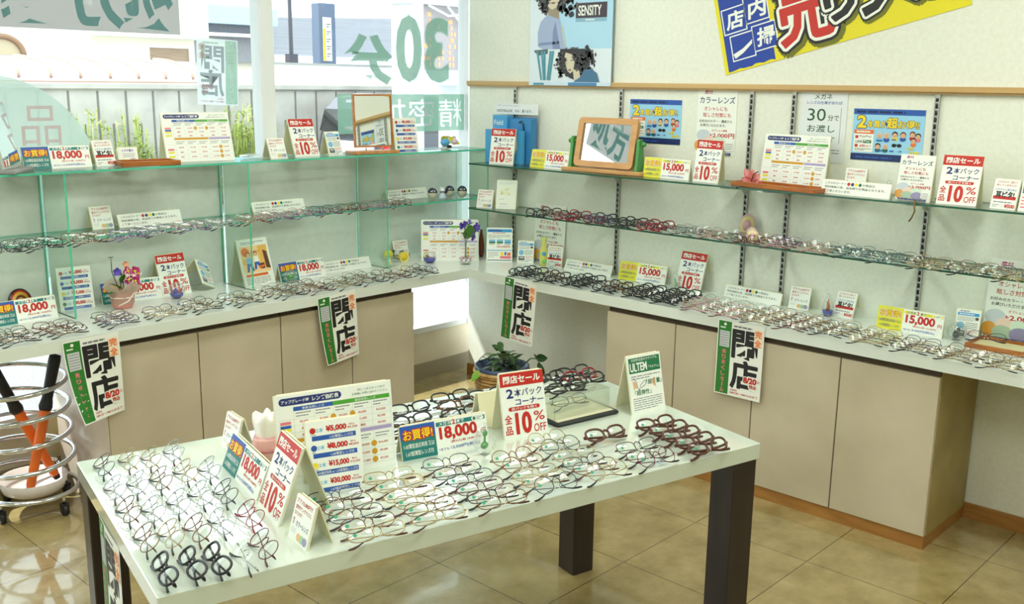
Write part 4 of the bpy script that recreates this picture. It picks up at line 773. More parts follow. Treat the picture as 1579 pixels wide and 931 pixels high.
# balls, drops and bowls of glass
CL=glass('crystal_clear',(.97,.99,.98,1),1.6,haze=((.9,.95,.93,1),.10)); CG=crystal('crystal_green',S(190,230,190)); CBL=crystal('crystal_blue',S(60,80,190))
def orb(px,py,z,r,label,core,shape='ball',sz=1.0,cat='paperweight'):
    q=P(px,py,z) if py>0 else PX(px,py,z); e=empty('glass_paperweight',q); tag(e,label,cat); o=MB()
    if shape=='ball': o.lathe([(r*.45,0)]+[(r*math.sin(PI*i/12),r*sz*(1-math.cos(PI*i/12))) for i in range(1,13)],CL,24)
    if shape=='drop': o.lathe([(r*.7,0),(r*.98,r*.5),(r,r*1.0),(r*.86,r*2.0),(r*.6,r*3.0),(r*.3,r*3.7),(1e-4,r*4.0)],CL,24)
    o.build('glass_body',e); core(e,r); return e
def core_flame(m1,m2,hs=1.0):
    def c(e,r):
        o=MB(); o.lathe([(r*.42,r*.12),(r*.72,r*.35),(r*.78,r*.7),(r*.5,r*.62),(1e-4,r*.55)],m1,16)
        for i in range(5): a=i*1.2566; o.leaf((math.cos(a)*r*.45,math.sin(a)*r*.45,r*.6),(math.cos(a)*.3,math.sin(a)*.3,1),r*.7*hs,r*.4,m1 if i%2 else m2,0,(math.cos(a),math.sin(a),0))
        o.build('colour_core',e)
    return c
CBI=mat('cobalt_core',S(30,50,170),.2,coat=.5); RDI=mat('coral_core',S(190,60,60),.25,coat=.5); WHI=mat('white_core',S(226,230,230),.3); DKI=mat('dark_core',S(24,28,40),.2,coat=.5); GRI=mat('green_core',S(20,140,40),.15,coat=.5)
orb(273,460,ZC,.0345,'crystal ball with blue and red petals before the 10% sign on the window worktop',core_flame(CBI,RDI))
orb(448,436,ZC,.030,'round crystal with a green apple on the window worktop',lambda e,r: MB().ball((-r*.18,0,r*.9),r*.42,GRI).ball((r*.2,0,r*.92),r*.40,GRI).leaf((0,0,r*1.3),(.3,0,1),r*.4,r*.2,GRI,0).build('colour_core',e))
orb(1474,524,ZC,.034,'crystal ball with a dark rooster inside on the right worktop',lambda e,r: MB().ball((-r*.1,0,r*.62),r*.52,DKI,1.1,.7,.8).ball((r*.42,0,r*1.1),r*.2,DKI).tube([(r*.3,0,r*.7),(r*.42,0,r*1.1)],r*.18,DKI).leaf((-r*.4,0,r*.7),(-.5,0,1),r*.7,r*.4,DKI,0,(0,1,0)).leaf((r*.5,0,r*1.12),(1,0,-.1),r*.25,r*.14,RDI,0,(0,1,0)).build('colour_core',e))
orb(1275.7,-.085,ZC,.0235,'pointed blue glass drop with an orange streak on the right worktop',lambda e,r: MB().lathe([(r*.6,r*.05),(r*.85,r*.6),(r*.88,r*1.0),(r*.4,r*.9),(1e-4,r*.85)],CBI,16).tube([(0,0,r*.9),(r*.15,0,r*1.6),(-r*.1,0,r*2.3),(r*.05,0,r*3.1)],[r*.28,r*.3,r*.2,r*.05],mat('orange_streak',S(200,100,50),.2)).build('colour_core',e),'drop')
orb(1041,-.115,ZC,.023,'green tinted glass egg before the yellow price sign on the right worktop',lambda e,r: MB().tube([(0,0,r*.3),(r*.3,0,r*1.2),(-r*.2,0,r*2.1),(0,0,r*2.9)],[r*.15,r*.3,r*.22,r*.05],mat('pale_green_core',S(140,190,140),.2)).build('colour_core',e),'drop')
orb(1369,303,ZR1,.016,'small greenish crystal lump on the upper right shelf, left of the colour lens card',lambda e,r: MB().ball((0,0,r),r*.5,mat('pale_lime_core',S(206,216,150),.3)).build('colour_core',e),'drop')
orb(850,-.115,ZC,.021,'small clear glass lump on the right worktop beside the tall yellow ornament',lambda e,r: MB().ball((0,0,r*.8),r*.4,WHI).build('colour_core',e))
orb(600,412,ZC,.030,'low clear glass dome beside the yellow egg ornaments',lambda e,r: MB().ball((0,0,r*.7),r*.5,mat('pale_yellow_core',S(214,206,140),.3)).build('colour_core',e))
e=empty('pebble_dish',(-1.36,-.02,ZA)); tag(e,'low dish of clear glass pebbles on the top window shelf','dish'); MB().lathe([(.03,0),(.052,.008),(.056,.014),(.050,.010),(1e-4,.004)],CL,24).build('dish',e); o=MB(); q=random.Random(8)
for k in range(16): a=k*2.4; r_=.009*math.sqrt(k); o.ball((r_*math.cos(a),r_*math.sin(a),.013+.004*(k%2)),.0075,CL,1.2,1,.8,8)
tag(o.build('pebbles',e),kind='stuff')
# tall yellow glass ornament
e=empty('glass_ornament',P(838,409,ZC)); tag(e,'tall tapering yellow glass ornament with blue and green dots','ornament')
YG=mat('yellow_glass',S(216,212,110),.12,coat=.6); MB().lathe([(.021,0),(.023,.03),(.019,.075),(.012,.105),(.012,.125),(.016,.135),(.013,.142),(1e-4,.143)],YG,20).build('body',e)
MB().ball((-.012,-.012,.062),.011,mat('blue_dot',S(70,160,210),.15)).build('blue_dot',e); MB().ball((-.012,-.013,.024),.0115,mat('green_dot',S(110,200,110),.15)).build('green_dot',e)
# brown slender vase in the corner
e=empty('slender_vase',P(742,396,ZC)); tag(e,'slender red-brown vase in the corner behind the price chart','vase'); MB().lathe([(.010,0),(.014,.02),(.016,.06),(.011,.11),(.006,.135),(.008,.145),(.006,.145),(.004,.13)],mat('red_brown_glaze',S(120,62,40),.25),16).build('body',e)
# glass bowl of blue water with a small shell
e=empty('glass_bowl',P(662.5,405,ZC)); tag(e,'round glass bowl with blue filling in the corner before the chart','bowl')
MB().lathe([(.018,0),(.030,.010),(.034,.028),(.030,.046),(.022,.056)],CL,24).build('bowl',e); MB().lathe([(.016,.002),(.028,.011),(.0315,.026),(1e-4,.0265)],mat('blue_filling',S(64,60,170),.2),24).build('filling',e); MB().ball((-.014,0,.036),.009,mat('brown_shell',S(130,60,40),.4)).build('shell',e)
# bud vase with purple flowers
PUR=mat('petal_purple',S(96,72,180),.6); PUR2=mat('petal_violet',S(128,104,206),.6); LEAFG=noisy('leaf_green',S(54,104,30),S(84,136,48),20,.5); STEMG=mat('stem_green',S(60,90,44),.6)
e=empty('bud_vase',P(718,407,ZC)); tag(e,'clear bud vase with purple flowers standing in the corner','vase')
MB().lathe([(.026,0),(.029,.012),(.020,.020),(.008,.028),(.007,.10),(.011,.145),(.009,.145),(.005,.10)],CL,16).build('vase',e)
o=MB()
for i in range(14): a=i*.449; o.ball((math.cos(a)*.026,math.sin(a)*.026,.022+.006*(i%2)),.0075,mat('rose_bead',S(190,160,170),.3) if i%2 else WHI,n=8)
o.build('bead_ring',e); MB().tube([(0,0,.03),(0,0,.15),(-.008,0,.19)],.003,STEMG).tube([(0,0,.14),(.02,0,.19),(.035,0,.21)],.002,STEMG).build('stem',e)
MB().leaf((0,0,.13),(.15,-.3,1),.085,.085,LEAFG,.1,(0,-1,0)).leaf((-.005,0,.145),(-.7,-.2,.6),.05,.035,LEAFG,.2).leaf((.01,0,.19),(.6,-.4,.6),.045,.04,LEAFG,.2).build('leaf',e)
q=random.Random(3)
for cx,cz,n in ((-.028,.208,16),(.040,.165,14),(.062,.185,12),(.048,.145,10)):
    o=MB()
    for i in range(n):
        b=Vector((cx+q.gauss(0,.010),q.gauss(0,.012)-.004,cz+q.gauss(0,.009)))
        for k in range(4): a=k*1.57+q.random(); o.leaf(b,(math.cos(a),q.uniform(-.8,.2),math.sin(a)),.013,.013,PUR if (i+k)%3 else PUR2,.1,(0,-1,.3),3)
    o.build('flower_head',e)
# pink wrapped flower pot with orchids
e=empty('flower_pot',P(190,474,ZC)); tag(e,'small pink wrapped pot of artificial orchids on the window worktop','flower pot')
PK=mat('pink_pot',S(222,150,140),.5); MB().lathe([(.034,0),(.040,.01),(.043,.066),(.039,.066),(.036,.05)],PK,24).build('pot',e)
gz=glass('wrapping_net',(1,1,1,1),.1,haze=(S(226,208,190),.75)); o=MB(); pr=[]; vs=[];fs=[]; n=36
for i,(r,z) in enumerate(((.044,.02),(.046,.05),(.047,.066),(.060,.084),(.070,.098))):
    for j in range(n): a=2*PI*j/n; rr_=r*(1+(.09*i/4)*math.sin(a*6)); vs.append((rr_*math.cos(a),rr_*math.sin(a),z+(.016*i/4)*math.sin(a*4+1)))
for i in range(4):
    for j in range(n): fs.append((i*n+j,i*n+(j+1)%n,(i+1)*n+(j+1)%n,(i+1)*n+j))
o.add(vs,fs,gz,True).build('wrapping',e)
o=MB(); o.tube([(.0455*math.cos(a/12*2*PI),.0455*math.sin(a/12*2*PI),.046) for a in range(12)],.003,mat('pale_ribbon',S(240,222,214),.4),5,True); o.tube([(-.034,-.034,.016),(-.0,-.05,.034),(.034,-.036,.064)],.0035,MATS['pale_ribbon'],5); o.build('ribbon',e)
for pts in (((0,0,.05),(-.02,0,.10),(-.036,0,.15),(-.036,0,.186)),((0,0,.05),(.0,.01,.11),(.02,0,.15)),((0,0,.06),(.01,0,.10),(.03,0,.12))): MB().tube(pts,.0018,STEMG).build('stem',e)
MB().tube([(-.036,0,.16),(-.036,0,.208)],.0012,BLACK).tube([(-.046,0,.208),(-.026,0,.208)],.0015,BLACK).build('pick',e)
for b,d,L in (((-.01,-.01,.08),(-.8,-.3,.6),.07),((-.01,-.01,.07),(-.9,-.3,.1),.06),((0,0,.13),(-.6,-.2,.7),.045),((.01,0,.10),(.3,-.5,.3),.05),((0,0,.10),(.1,-.4,.9),.05)): MB().leaf(b,d,L,.030,LEAFG,.15).build('leaf',e)
ORC=mat('orchid_magenta',S(190,40,120),.55); ORW=mat('orchid_white',S(236,220,210),.55); ORP=mat('petal_peach',S(232,170,130),.55)
for cx,cz,r,m in ((.018,.150,.024,0),(.046,.146,.025,0),(.020,.114,.024,0),(.046,.106,.024,0),(.060,.135,.018,0),(-.026,.152,.020,1),(.012,.178,.016,2)):
    o=MB(); c=Vector((cx,-.018,cz))
    for k in range(5): a=k*1.2566+cx*40; o.leaf(c,(math.cos(a),-.35,math.sin(a)),r,r*.95,(ORC if (k+int(cx*1000))%3 else ORW) if m==0 else (PUR if m==1 else ORP),.05,(0,-1,0),4)
    if m==0: o.ball((cx,-.026,cz),r*.22,YEL,n=8)
    o.build('flower',e)
# yellow egg ornaments behind the notice
EY=noisy('egg_yellow',S(206,206,60),S(230,214,70),30,.5); EY2=mat('egg_gold',S(226,196,40),.4); DKL=mat('dark_leaf',S(60,76,76),.6)
e=empty('egg_ornament',(-.545,.035,ZC)); tag(e,'greenish yellow egg ornament tilted among dark leaves, left one','ornament','yellow egg ornaments'); MB().ball((0,0,.027),.027,EY,1,.9,1).build('egg',e); MB().leaf((.02,.01,.01),(1,-.2,.4),.05,.03,DKL,.2).leaf((.015,.0,.02),(.8,.1,1),.05,.028,DKL,.2).build('leaf',e)
e=empty('egg_ornament',P(621,403,ZC)); tag(e,'bright yellow egg ornament in a white frill, right one','ornament','yellow egg ornaments'); MB().ball((0,0,.026),.025,EY2,1.1,.9,.9).build('egg',e)
o=MB()
for i in range(14): a=i*.449; o.leaf((math.cos(a)*.016,-.010,.026+math.sin(a)*.016),(math.cos(a),-.2,math.sin(a)),.018,.016,PALEY,0,(0,-1,0),3)
o.build('frill',e); MB().leaf((.02,.02,.012),(1,.2,.7),.06,.035,DKL,.2).leaf((.01,.02,.012),(.5,.3,1),.06,.035,DKL,.2).leaf((-.02,.01,.01),(-1,.1,.5),.05,.03,DKL,.2).build('leaf',e); MB().ball((.040,.010,.026),.014,mat('dull_red_bloom',S(170,70,80),.6)).build('bloom',e)
# blue and pink egg ornament on the top window shelf
e=empty('egg_ornament',(-.215,-.06,ZA)); tag(e,'blue and pink egg ornament with yellow petals on the top window shelf','ornament')
MB().lathe([(.018,0),(.016,.012),(.010,.022),(1e-4,.024)],WHI,16,(-.026,0,0)).build('foot',e); MB().ball((-.030,-.01,.036),.022,mat('egg_blue',S(90,170,222),.3),1.25,1,.9).build('blue_egg',e); MB().ball((.038,-.008,.038),.018,mat('egg_pink',S(226,200,214),.35),1.1,1,.95).build('pink_egg',e); MB().ball((.012,.006,.012),.013,mat('dark_nest',S(70,60,50),.7),1.6,1,.7).build('nest',e)
for k,(m,nm) in enumerate(((YEL,'yellow_petal'),(LIME,'lime_petal'),(WHI,'white_petal'))):
    o=MB()
    for i in range(8): a=i*.785+k; o.leaf((-.005+.03*math.cos(a*1.7),0,.036),(math.cos(a),-.2,abs(math.sin(a))*.8+.1),.052,.030,m,.3,(0,-1,.35))
    o.build(nm,e)
# penguin figures
PD=mat('penguin_navy',S(34,40,60),.2,coat=.5); PB=mat('penguin_belly',S(190,190,170),.3,coat=.4); PG=mat('penguin_gold',S(196,170,90),.3)
def PY(px,y,z):
    lo,hi=-4.0,1.0
    for _ in range(50):
        m_=(lo+hi)/2; d=Vector((m_,y,z))-CAM; u=IW/2+F*d.dot(cr)/d.dot(fw)
        if u<px: lo=m_
        else: hi=m_
    return (lo,y,z)
def penguin(px,py,label,s=1.0):
    e=empty('penguin_figure',PY(px,py,ZB),math.radians(-38)); tag(e,label,'figurine','penguin egg figures'); e.scale=(s,)*3
    MB().ball((0,0,.031),.026,PB,1,1,1.2,20).build('body',e)
    vs=MB(); k=10; n=20; r=.0266
    vs.lathe([(r*math.sin(PI*i/16),.031-r*1.2*math.cos(PI*i/16)) for i in range(9,17)],PD,n).build('dark_head',e)
    MB().ball((0,.006,.030),.0262,PD,1.02,.9,1.0,16).build('back',e)
    MB().ball((-.009,-.020,.045),.0042,WHI,n=8).ball((.009,-.020,.045),.0042,WHI,n=8).build('eyes',e); MB().lathe([(.004,0),(1e-4,.008)],PG,8).build('beak',e,(0,-.022,.040),(PI/2,0,0)); return e
penguin(667,-.085,'egg-shaped penguin figure nearest the white notice on the lower window shelf'); penguin(693.5,-.06,'egg-shaped penguin figure, middle one, behind the white and blue figure'); penguin(712.5,-.11,'egg-shaped penguin figure at the end of the lower window shelf')
e=empty('penguin_figure',PY(682,-.11,ZB),math.radians(-38)); tag(e,'white and blue figure between the penguin figures','figurine')
MB().lathe([(.019,0),(.022,.012),(.015,.03),(.012,.036)],mat('pale_blue_glaze',S(190,206,220),.3),16).build('body',e); MB().ball((0,0,.046),.0145,WHI).ball((-.008,-.002,.060),.005,WHI,n=8).ball((.008,-.002,.060),.005,WHI,n=8).build('head',e); MB().box((-.013,-.0165,.040),(.013,-.012,.044),PD).build('scarf',e); MB().leaf((.014,0,.03),(.5,0,1),.036,.018,PD,0,(0,-1,0)).build('wing',e)
# striped round ornament behind the price sign at the left
e=empty('round_ornament',P(47,492,ZC),math.radians(20)); e.location.y+=.09; tag(e,'round ornament with dark, red and yellow rings behind the left price sign','ornament')
Mt=Matrix.Rotation(PI/2-.2,4,'X')
for r,m,nm in ((.052,mat('ring_dark',S(50,20,20),.3),'outer_ring'),(.045,RED,'red_ring'),(.039,mat('ring_yellow',S(214,160,40),.3),'yellow_ring'),(.027,mat('ring_maroon',S(90,30,26),.3),'inner_ring'),(.018,mat('ring_amber',S(206,150,70),.3),'centre')): o=MB(); o.lathe([(r,0),(r,.008+(.052-r)*.08),(1e-4,.009+(.052-r)*.09)],m,28); o.v=[tuple(Matrix.Translation((0,0,.052))@Mt@Vector(v)) for v in o.v]; o.build(nm,e)
# pink glass flower on the upper right shelf
e=empty('glass_flower',P(1160,287,ZR1)); tag(e,'pink glass blossom ornament at the left end of the orange tray','ornament'); PGL=mat('pink_glass',S(226,120,116),.15,coat=.5); PGL.node_tree.nodes['Principled BSDF'].inputs['Transmission Weight'].default_value=.4
for i,(d,L,W_) in enumerate((((.1,.6,1),.085,.04),((.1,.1,1),.07,.04),((0,-.5,.8),.06,.04),((0,.9,.5),.06,.035),((0,-1,.2),.05,.035))): MB().leaf((0,0,.01),d,L,W_,PGL,.15,(-1,0,0)).build('petal',e)
MB().ball((0,0,.012),.012,PGL).build('base',e); MB().tube([(-.01,0,.02),(-.014,-.01,.05),(-.012,-.03,.062)],.002,DARK).build('stamen',e)
# round pastel plates on the lower right shelf
for px,py,r,t,lb in ((1151,364,.036,22,'yellow and pink oval glass plate standing behind the red frames'),(1160,374,.027,-8,'small pink and lime glass plate before the larger oval plate'),(1167,366,.024,35,'small pink glass plate at the right of the three pastel plates')):
    e=empty('pastel_plate',P(px,py,ZR2),math.radians(-80)); e.location.x=max(e.location.x,-.12) if t==22 else min(-.10,e.location.x); tag(e,lb,'plate','pastel glass plates'); k=MB()
    for q_,m in ((1,mat('pastel_pink',S(226,190,196),.25)),(.8,mat('pastel_yellow',S(226,220,150),.25)),(.5,mat('pastel_rose',S(206,160,170),.25))): k.lathe([(r*q_,.001*(1-q_)*10),(r*q_,.004+.004*(1-q_)),(1e-4,.0045+.004*(1-q_))],m,28,(0,0,0),1,1.35 if t==22 else 1)
    Mt=Matrix.Translation((0,0,r*(1.30 if t==22 else 1)))@Matrix.Rotation(math.radians(t*.5),4,'Y')@Matrix.Rotation(PI/2-.15,4,'X'); k.v=[tuple(Mt@Vector(v)) for v in k.v]; k.build('plate',e)
# brown cord hanging over the upper shelf
a=Vector((-.256,-2.515,ZR1+.002)); tag(MB().tube([a+Vector((.10,.03,.004)),a+Vector((.02,.01,.004)),a+Vector((-.006,0,-.004)),a+Vector((-.007,-.004,-.03)),a+Vector((-.004,.006,-.055)),a+Vector((0,.016,-.068))],.0032,mat('brown_cord',S(110,84,40),.6)).build('cord'),'brown cord hanging over the edge of the upper right shelf','cord')
# crystal gem on the table
e=empty('crystal_gem',P(747,700,ZT),.3); tag(e,'faceted iridescent crystal gem with a green heart on the table','paperweight'); o=MB(); vs=[];n=8
for r,z in ((.012,0),(.030,.022),(.031,.040),(.020,.066),(.004,.084)): vs+=[(r*math.cos(2*PI*j/n+z*20),r*math.sin(2*PI*j/n+z*20),z) for j in range(n)]
o.add(vs,[tuple(range(n-1,-1,-1)),tuple(range(4*n,5*n))]+[(i*n+j,i*n+(j+1)%n,(i+1)*n+(j+1)%n,(i+1)*n+j) for i in range(4) for j in range(n)],CL); o.build('gem',e); MB().ball((0,0,.024),.0115,GRI,1.2,.8,.8).ball((.002,0,.056),.008,GRI,1,.8,1.1).tube([(0,0,.03),(.002,0,.052)],.003,GRI).build('green_heart',e)
# tooth model
e=empty('tooth_model',P(412,704,ZT)); tag(e,'white molar tooth model on pink gum at the back of the table','tooth model'); TW_=mat('tooth_white',S(232,228,222),.25,coat=.3); GUM=mat('gum_pink',S(214,160,158),.35,coat=.3)
o=MB(); n=28; vs=[]; prof=((.022,.0),(.026,.03),(.025,.055),(.027,.075),(.031,.095),(.030,.108),(.022,.113),(.004,.106))
for i,(r,z) in enumerate(prof):
    for j in range(n): a=2*PI*j/n; k=max(0,(z-.085)/.03); q_=1+.10*math.cos(4*a); vs.append((r*q_*math.cos(a+PI/4),r*q_*math.sin(a+PI/4),z+k*.010*math.cos(4*a)))
o.add(vs,[tuple(range(n-1,-1,-1)),tuple(range(7*n,8*n))]+[(i*n+j,i*n+(j+1)%n,(i+1)*n+(j+1)%n,(i+1)*n+j) for i in range(7) for j in range(n)],TW_,True); o.build('tooth',e)
MB().lathe([(.036,0),(.037,.02),(.034,.05),(.030,.060),(.026,.056)],GUM,28).build('gum',e); MB().lathe([(.0385,.022),(.0385,.030),(.036,.030)],mat('gum_deep',S(190,120,124),.35),28).build('gum_band',e)
# acrylic case
a=Vector(P(865,659,ZT)); b=Vector(P(951,638.5,ZT)); yaw=math.atan2(b.y-a.y,b.x-a.x); e=empty('acrylic_case',((a.x+b.x)/2,(a.y+b.y)/2,ZT),yaw); tag(e,'clear acrylic display case on a black-edged base at the back of the table','display case'); w2=(b-a).length/2+.012
BK=mat('black_rubber',S(22,28,30),.4); MB().rbox((-w2,0,0),(w2,.17,.010),BK,.006).box((-w2+.012,.014,.010),(w2-.012,.160,.0108),CREAM).build('base',e)
ow=MB(); X=w2-.014
for p0_,p1_ in (((-X,.03,.011),(X,.033,.072)),((-X,.155,.011),(X,.158,.072)),((-X,.033,.011),(-X+.003,.155,.072)),((X-.003,.033,.011),(X,.155,.072)),((-X,.03,.072),(X,.158,.075))): ow.box(p0_,p1_,ACRY)
ow.build('clear_box',e); CASE=e; CASE_W=X
# ---------------------------------------------------------------- potted plant under the right worktop
q=(-.50,-.735,0); e=empty('potted_plant',q); tag(e,'leafy plant in a blue pot inside a wicker basket under the right worktop','plant')
WIC=noisy('wicker',S(166,126,74),S(206,170,112),40,.6,bump=.6,bscale=90); o=MB()
for k in range(16):
    z=.012+k*.0165; r=.105+.022*(k/15)
    o.tube([((r+.004*math.sin(j*PI+k*PI))*math.cos(2*PI*j/32),(r+.004*math.sin(j*PI+k*PI))*math.sin(2*PI*j/32),z) for j in range(32)],.0085,WIC,5,True)
o.lathe([(.098,0),(.12,.262)],WIC,32).tube([(.130*math.cos(2*PI*j/32),.130*math.sin(2*PI*j/32),.272) for j in range(32)],.010,WIC,6,True); o.build('wicker_basket',e)
MB().lathe([(.09,.05),(.117,.262),(.128,.275),(.130,.300),(.122,.300),(.116,.275),(1e-4,.272)],mat('pot_blue',S(58,74,104),.35),32).build('pot',e)
qq=random.Random(5); lm=[noisy('plant_leaf',S(36,66,34),S(64,98,50),30,.4),mat('plant_leaf_pale',S(132,150,120),.45),mat('plant_leaf_lime',S(110,160,40),.45)]
for i in range(44):
    a=qq.uniform(0,2*PI); r0=qq.uniform(0,.07); hz=qq.uniform(.26,.36); d=(math.cos(a),math.sin(a),qq.uniform(.0,1.1)); MB().leaf((r0*math.cos(a),r0*math.sin(a),hz),d,qq.uniform(.06,.10),qq.uniform(.024,.04),lm[1] if i%6==0 else lm[0],qq.uniform(.2,.7)).build('leaf',e)
MB().tube([(.05,-.06,.28),(.07,-.12,.34),(.075,-.16,.345),(.07,-.19,.30)],.003,STEMG).build('stem',e)
for p,d,m in (((.075,-.15,.345),(.2,-1,.3),0),((.075,-.15,.345),(-.6,-.6,.5),0),((.07,-.17,.33),(.3,-.4,-1),0),((.07,-.18,.32),(-.3,-.5,-1),0),((-.12,.02,.29),(-.8,.3,-.7),2)): MB().leaf(p,d,.065,.04,lm[m],.1,(-1,0,0)).build('leaf',e)
# ---------------------------------------------------------------- umbrella stand with traffic wands
e=empty('umbrella_stand',(-2.452,-.145,0)); tag(e,'chrome spiral umbrella stand with a white drip bowl by the window','umbrella stand')
pts=[]; turns=4.4; z0_,z1_=.135,.565; n=int(turns*28)
for i in range(n+1): t=i/n; a=2*PI*turns*t+.6; r=.155-.012*t; pts.append((r*math.cos(a),r*math.sin(a),z0_+(z1_-z0_)*t))
MB().tube(pts,.0092,CHROME,8).build('spiral_rail',e); MB().tube([(.158*math.cos(2*PI*j/36),.158*math.sin(2*PI*j/36),.085) for j in range(36)],.009,CHROME,8,True).build('base_ring',e)
MB().tube([(.155*math.cos(.6),.155*math.sin(.6),.13),(.158*math.cos(.4),.158*math.sin(.4),.085)],.0075,CHROME,8).build('rail_foot',e)
MB().lathe([(.085,.072),(.108,.085),(.122,.130),(.117,.130),(.104,.090),(1e-4,.082)],mat('bowl_white',S(230,220,214),.25),32).build('drip_bowl',e)
for k in range(4):
    a=k*PI/2+.35; x,y=.15*math.cos(a),.15*math.sin(a); o=MB(); o.tube([(x,y,.085),(x,y,.045)],.006,CHROME,8); l=o.build('caster_stem',e)
    MB().tube([(x-.009,y,.0225),(x+.009,y,.0225)],.022,BLACK,14).box((x-.013,y-.012,.028),(x+.013,y+.012,.048),BLACK).build('caster',e)
OR=mat('wand_orange',S(255,124,44),.4)
def wand(a,b,label):
    a=Vector(a);b=Vector(b); L=(b-a).length; e=empty('traffic_wand',a); e.rotation_euler=(b-a).to_track_quat('Z','Y').to_euler(); tag(e,label,'traffic wand','orange traffic wands in the umbrella stand')
    MB().lathe([(1e-4,0),(.012,.0),(.014,.012),(.014,.016)],BLACK,16).build('tip_cap',e); MB().lathe([(.0135,.016),(.0165,.03),(.0195,L*.60),(.018,L*.62)],OR,20).build('orange_tube',e)
    MB().lathe([(.022,L*.60),(.025,L*.63),(.022,L*.66),(.019,L*.69),(.020,L*.80),(.022,L*.96),(.020,L),(1e-4,L+.004)],BLACK,20).build('handle',e)
v=at(77,584,.56)
sx,sy=-2.452,-.145
wand((sx-.045,sy-.075,.100),(sx+.096,sy-.066,.600),'orange traffic wand leaning right with its black handle up, in the umbrella stand')
wand((sx+.082,sy-.02,.105),(sx-.106,sy+.012,.585),'orange traffic wand leaning left, its handle cut by the photo edge')
# ---------------------------------------------------------------- eyeglasses
def cm(n,c,**k): return mat('frame_'+n,c,**k)
FC_={'gold':cm('gold',S(172,154,112),rough=.28,metal=1),'silver':cm('silver',S(176,178,182),rough=.25,metal=1),'gun':cm('gunmetal',S(84,84,92),rough=.3,metal=1),'black':cm('black',S(20,20,24),rough=.25),'brown':cm('brown',S(84,42,30),rough=.25),'red':cm('red',S(130,16,40),rough=.25),'wine':cm('wine',S(96,36,52),rough=.3,metal=.6),'pink':cm('rose',S(196,132,140),rough=.3,metal=.7),'bronze':cm('bronze',S(120,84,60),rough=.3,metal=1),'navy':cm('navy',S(40,46,100),rough=.28),'lilac':cm('lilac',S(120,104,150),rough=.3,metal=.6),'teal':cm('teal',S(70,120,130),rough=.3,metal=.5),'tort':noisy('frame_tortoise',S(50,30,20),S(120,80,40),120,.25)}
LOOK={'gold':'gold','silver':'silver','gun':'dark metal','black':'black','brown':'brown','red':'dark red','wine':'wine red','pink':'rose','bronze':'bronze','navy':'navy','lilac':'lilac','teal':'teal','tort':'tortoiseshell'}
TIPB=mat('temple_tip_black',S(24,22,24),.3); TIPR=mat('temple_tip_brown',S(80,40,34),.3); STK=mat('green_dot_sticker',S(40,150,110),.5); PADM=mat('nose_pad',S(220,220,206),.2)
SH={'round':(.0235,.0220,2.0,.00105,.0095),'oval':(.0258,.0168,2.3,.00105,.0088),'rect':(.0268,.0158,3.0,.0011,.0085),'plastic':(.0266,.0170,2.7,.0028,.0080),'thick':(.0262,.0175,2.6,.0032,.0078),'rimless':(.0250,.0175,2.6,.0,.0090)}
CA=SA=Z0=0
def set_tilt(deg):
    global CA,SA,Z0,TILT
    TILT=deg; CA,SA=math.cos(math.radians(deg)),math.sin(math.radians(deg)); Z0=.0062*SA+.0170*CA
set_tilt(34)
def G(u,v,n): return (u,v*CA-n*SA,Z0+v*SA+n*CA)
GM={}
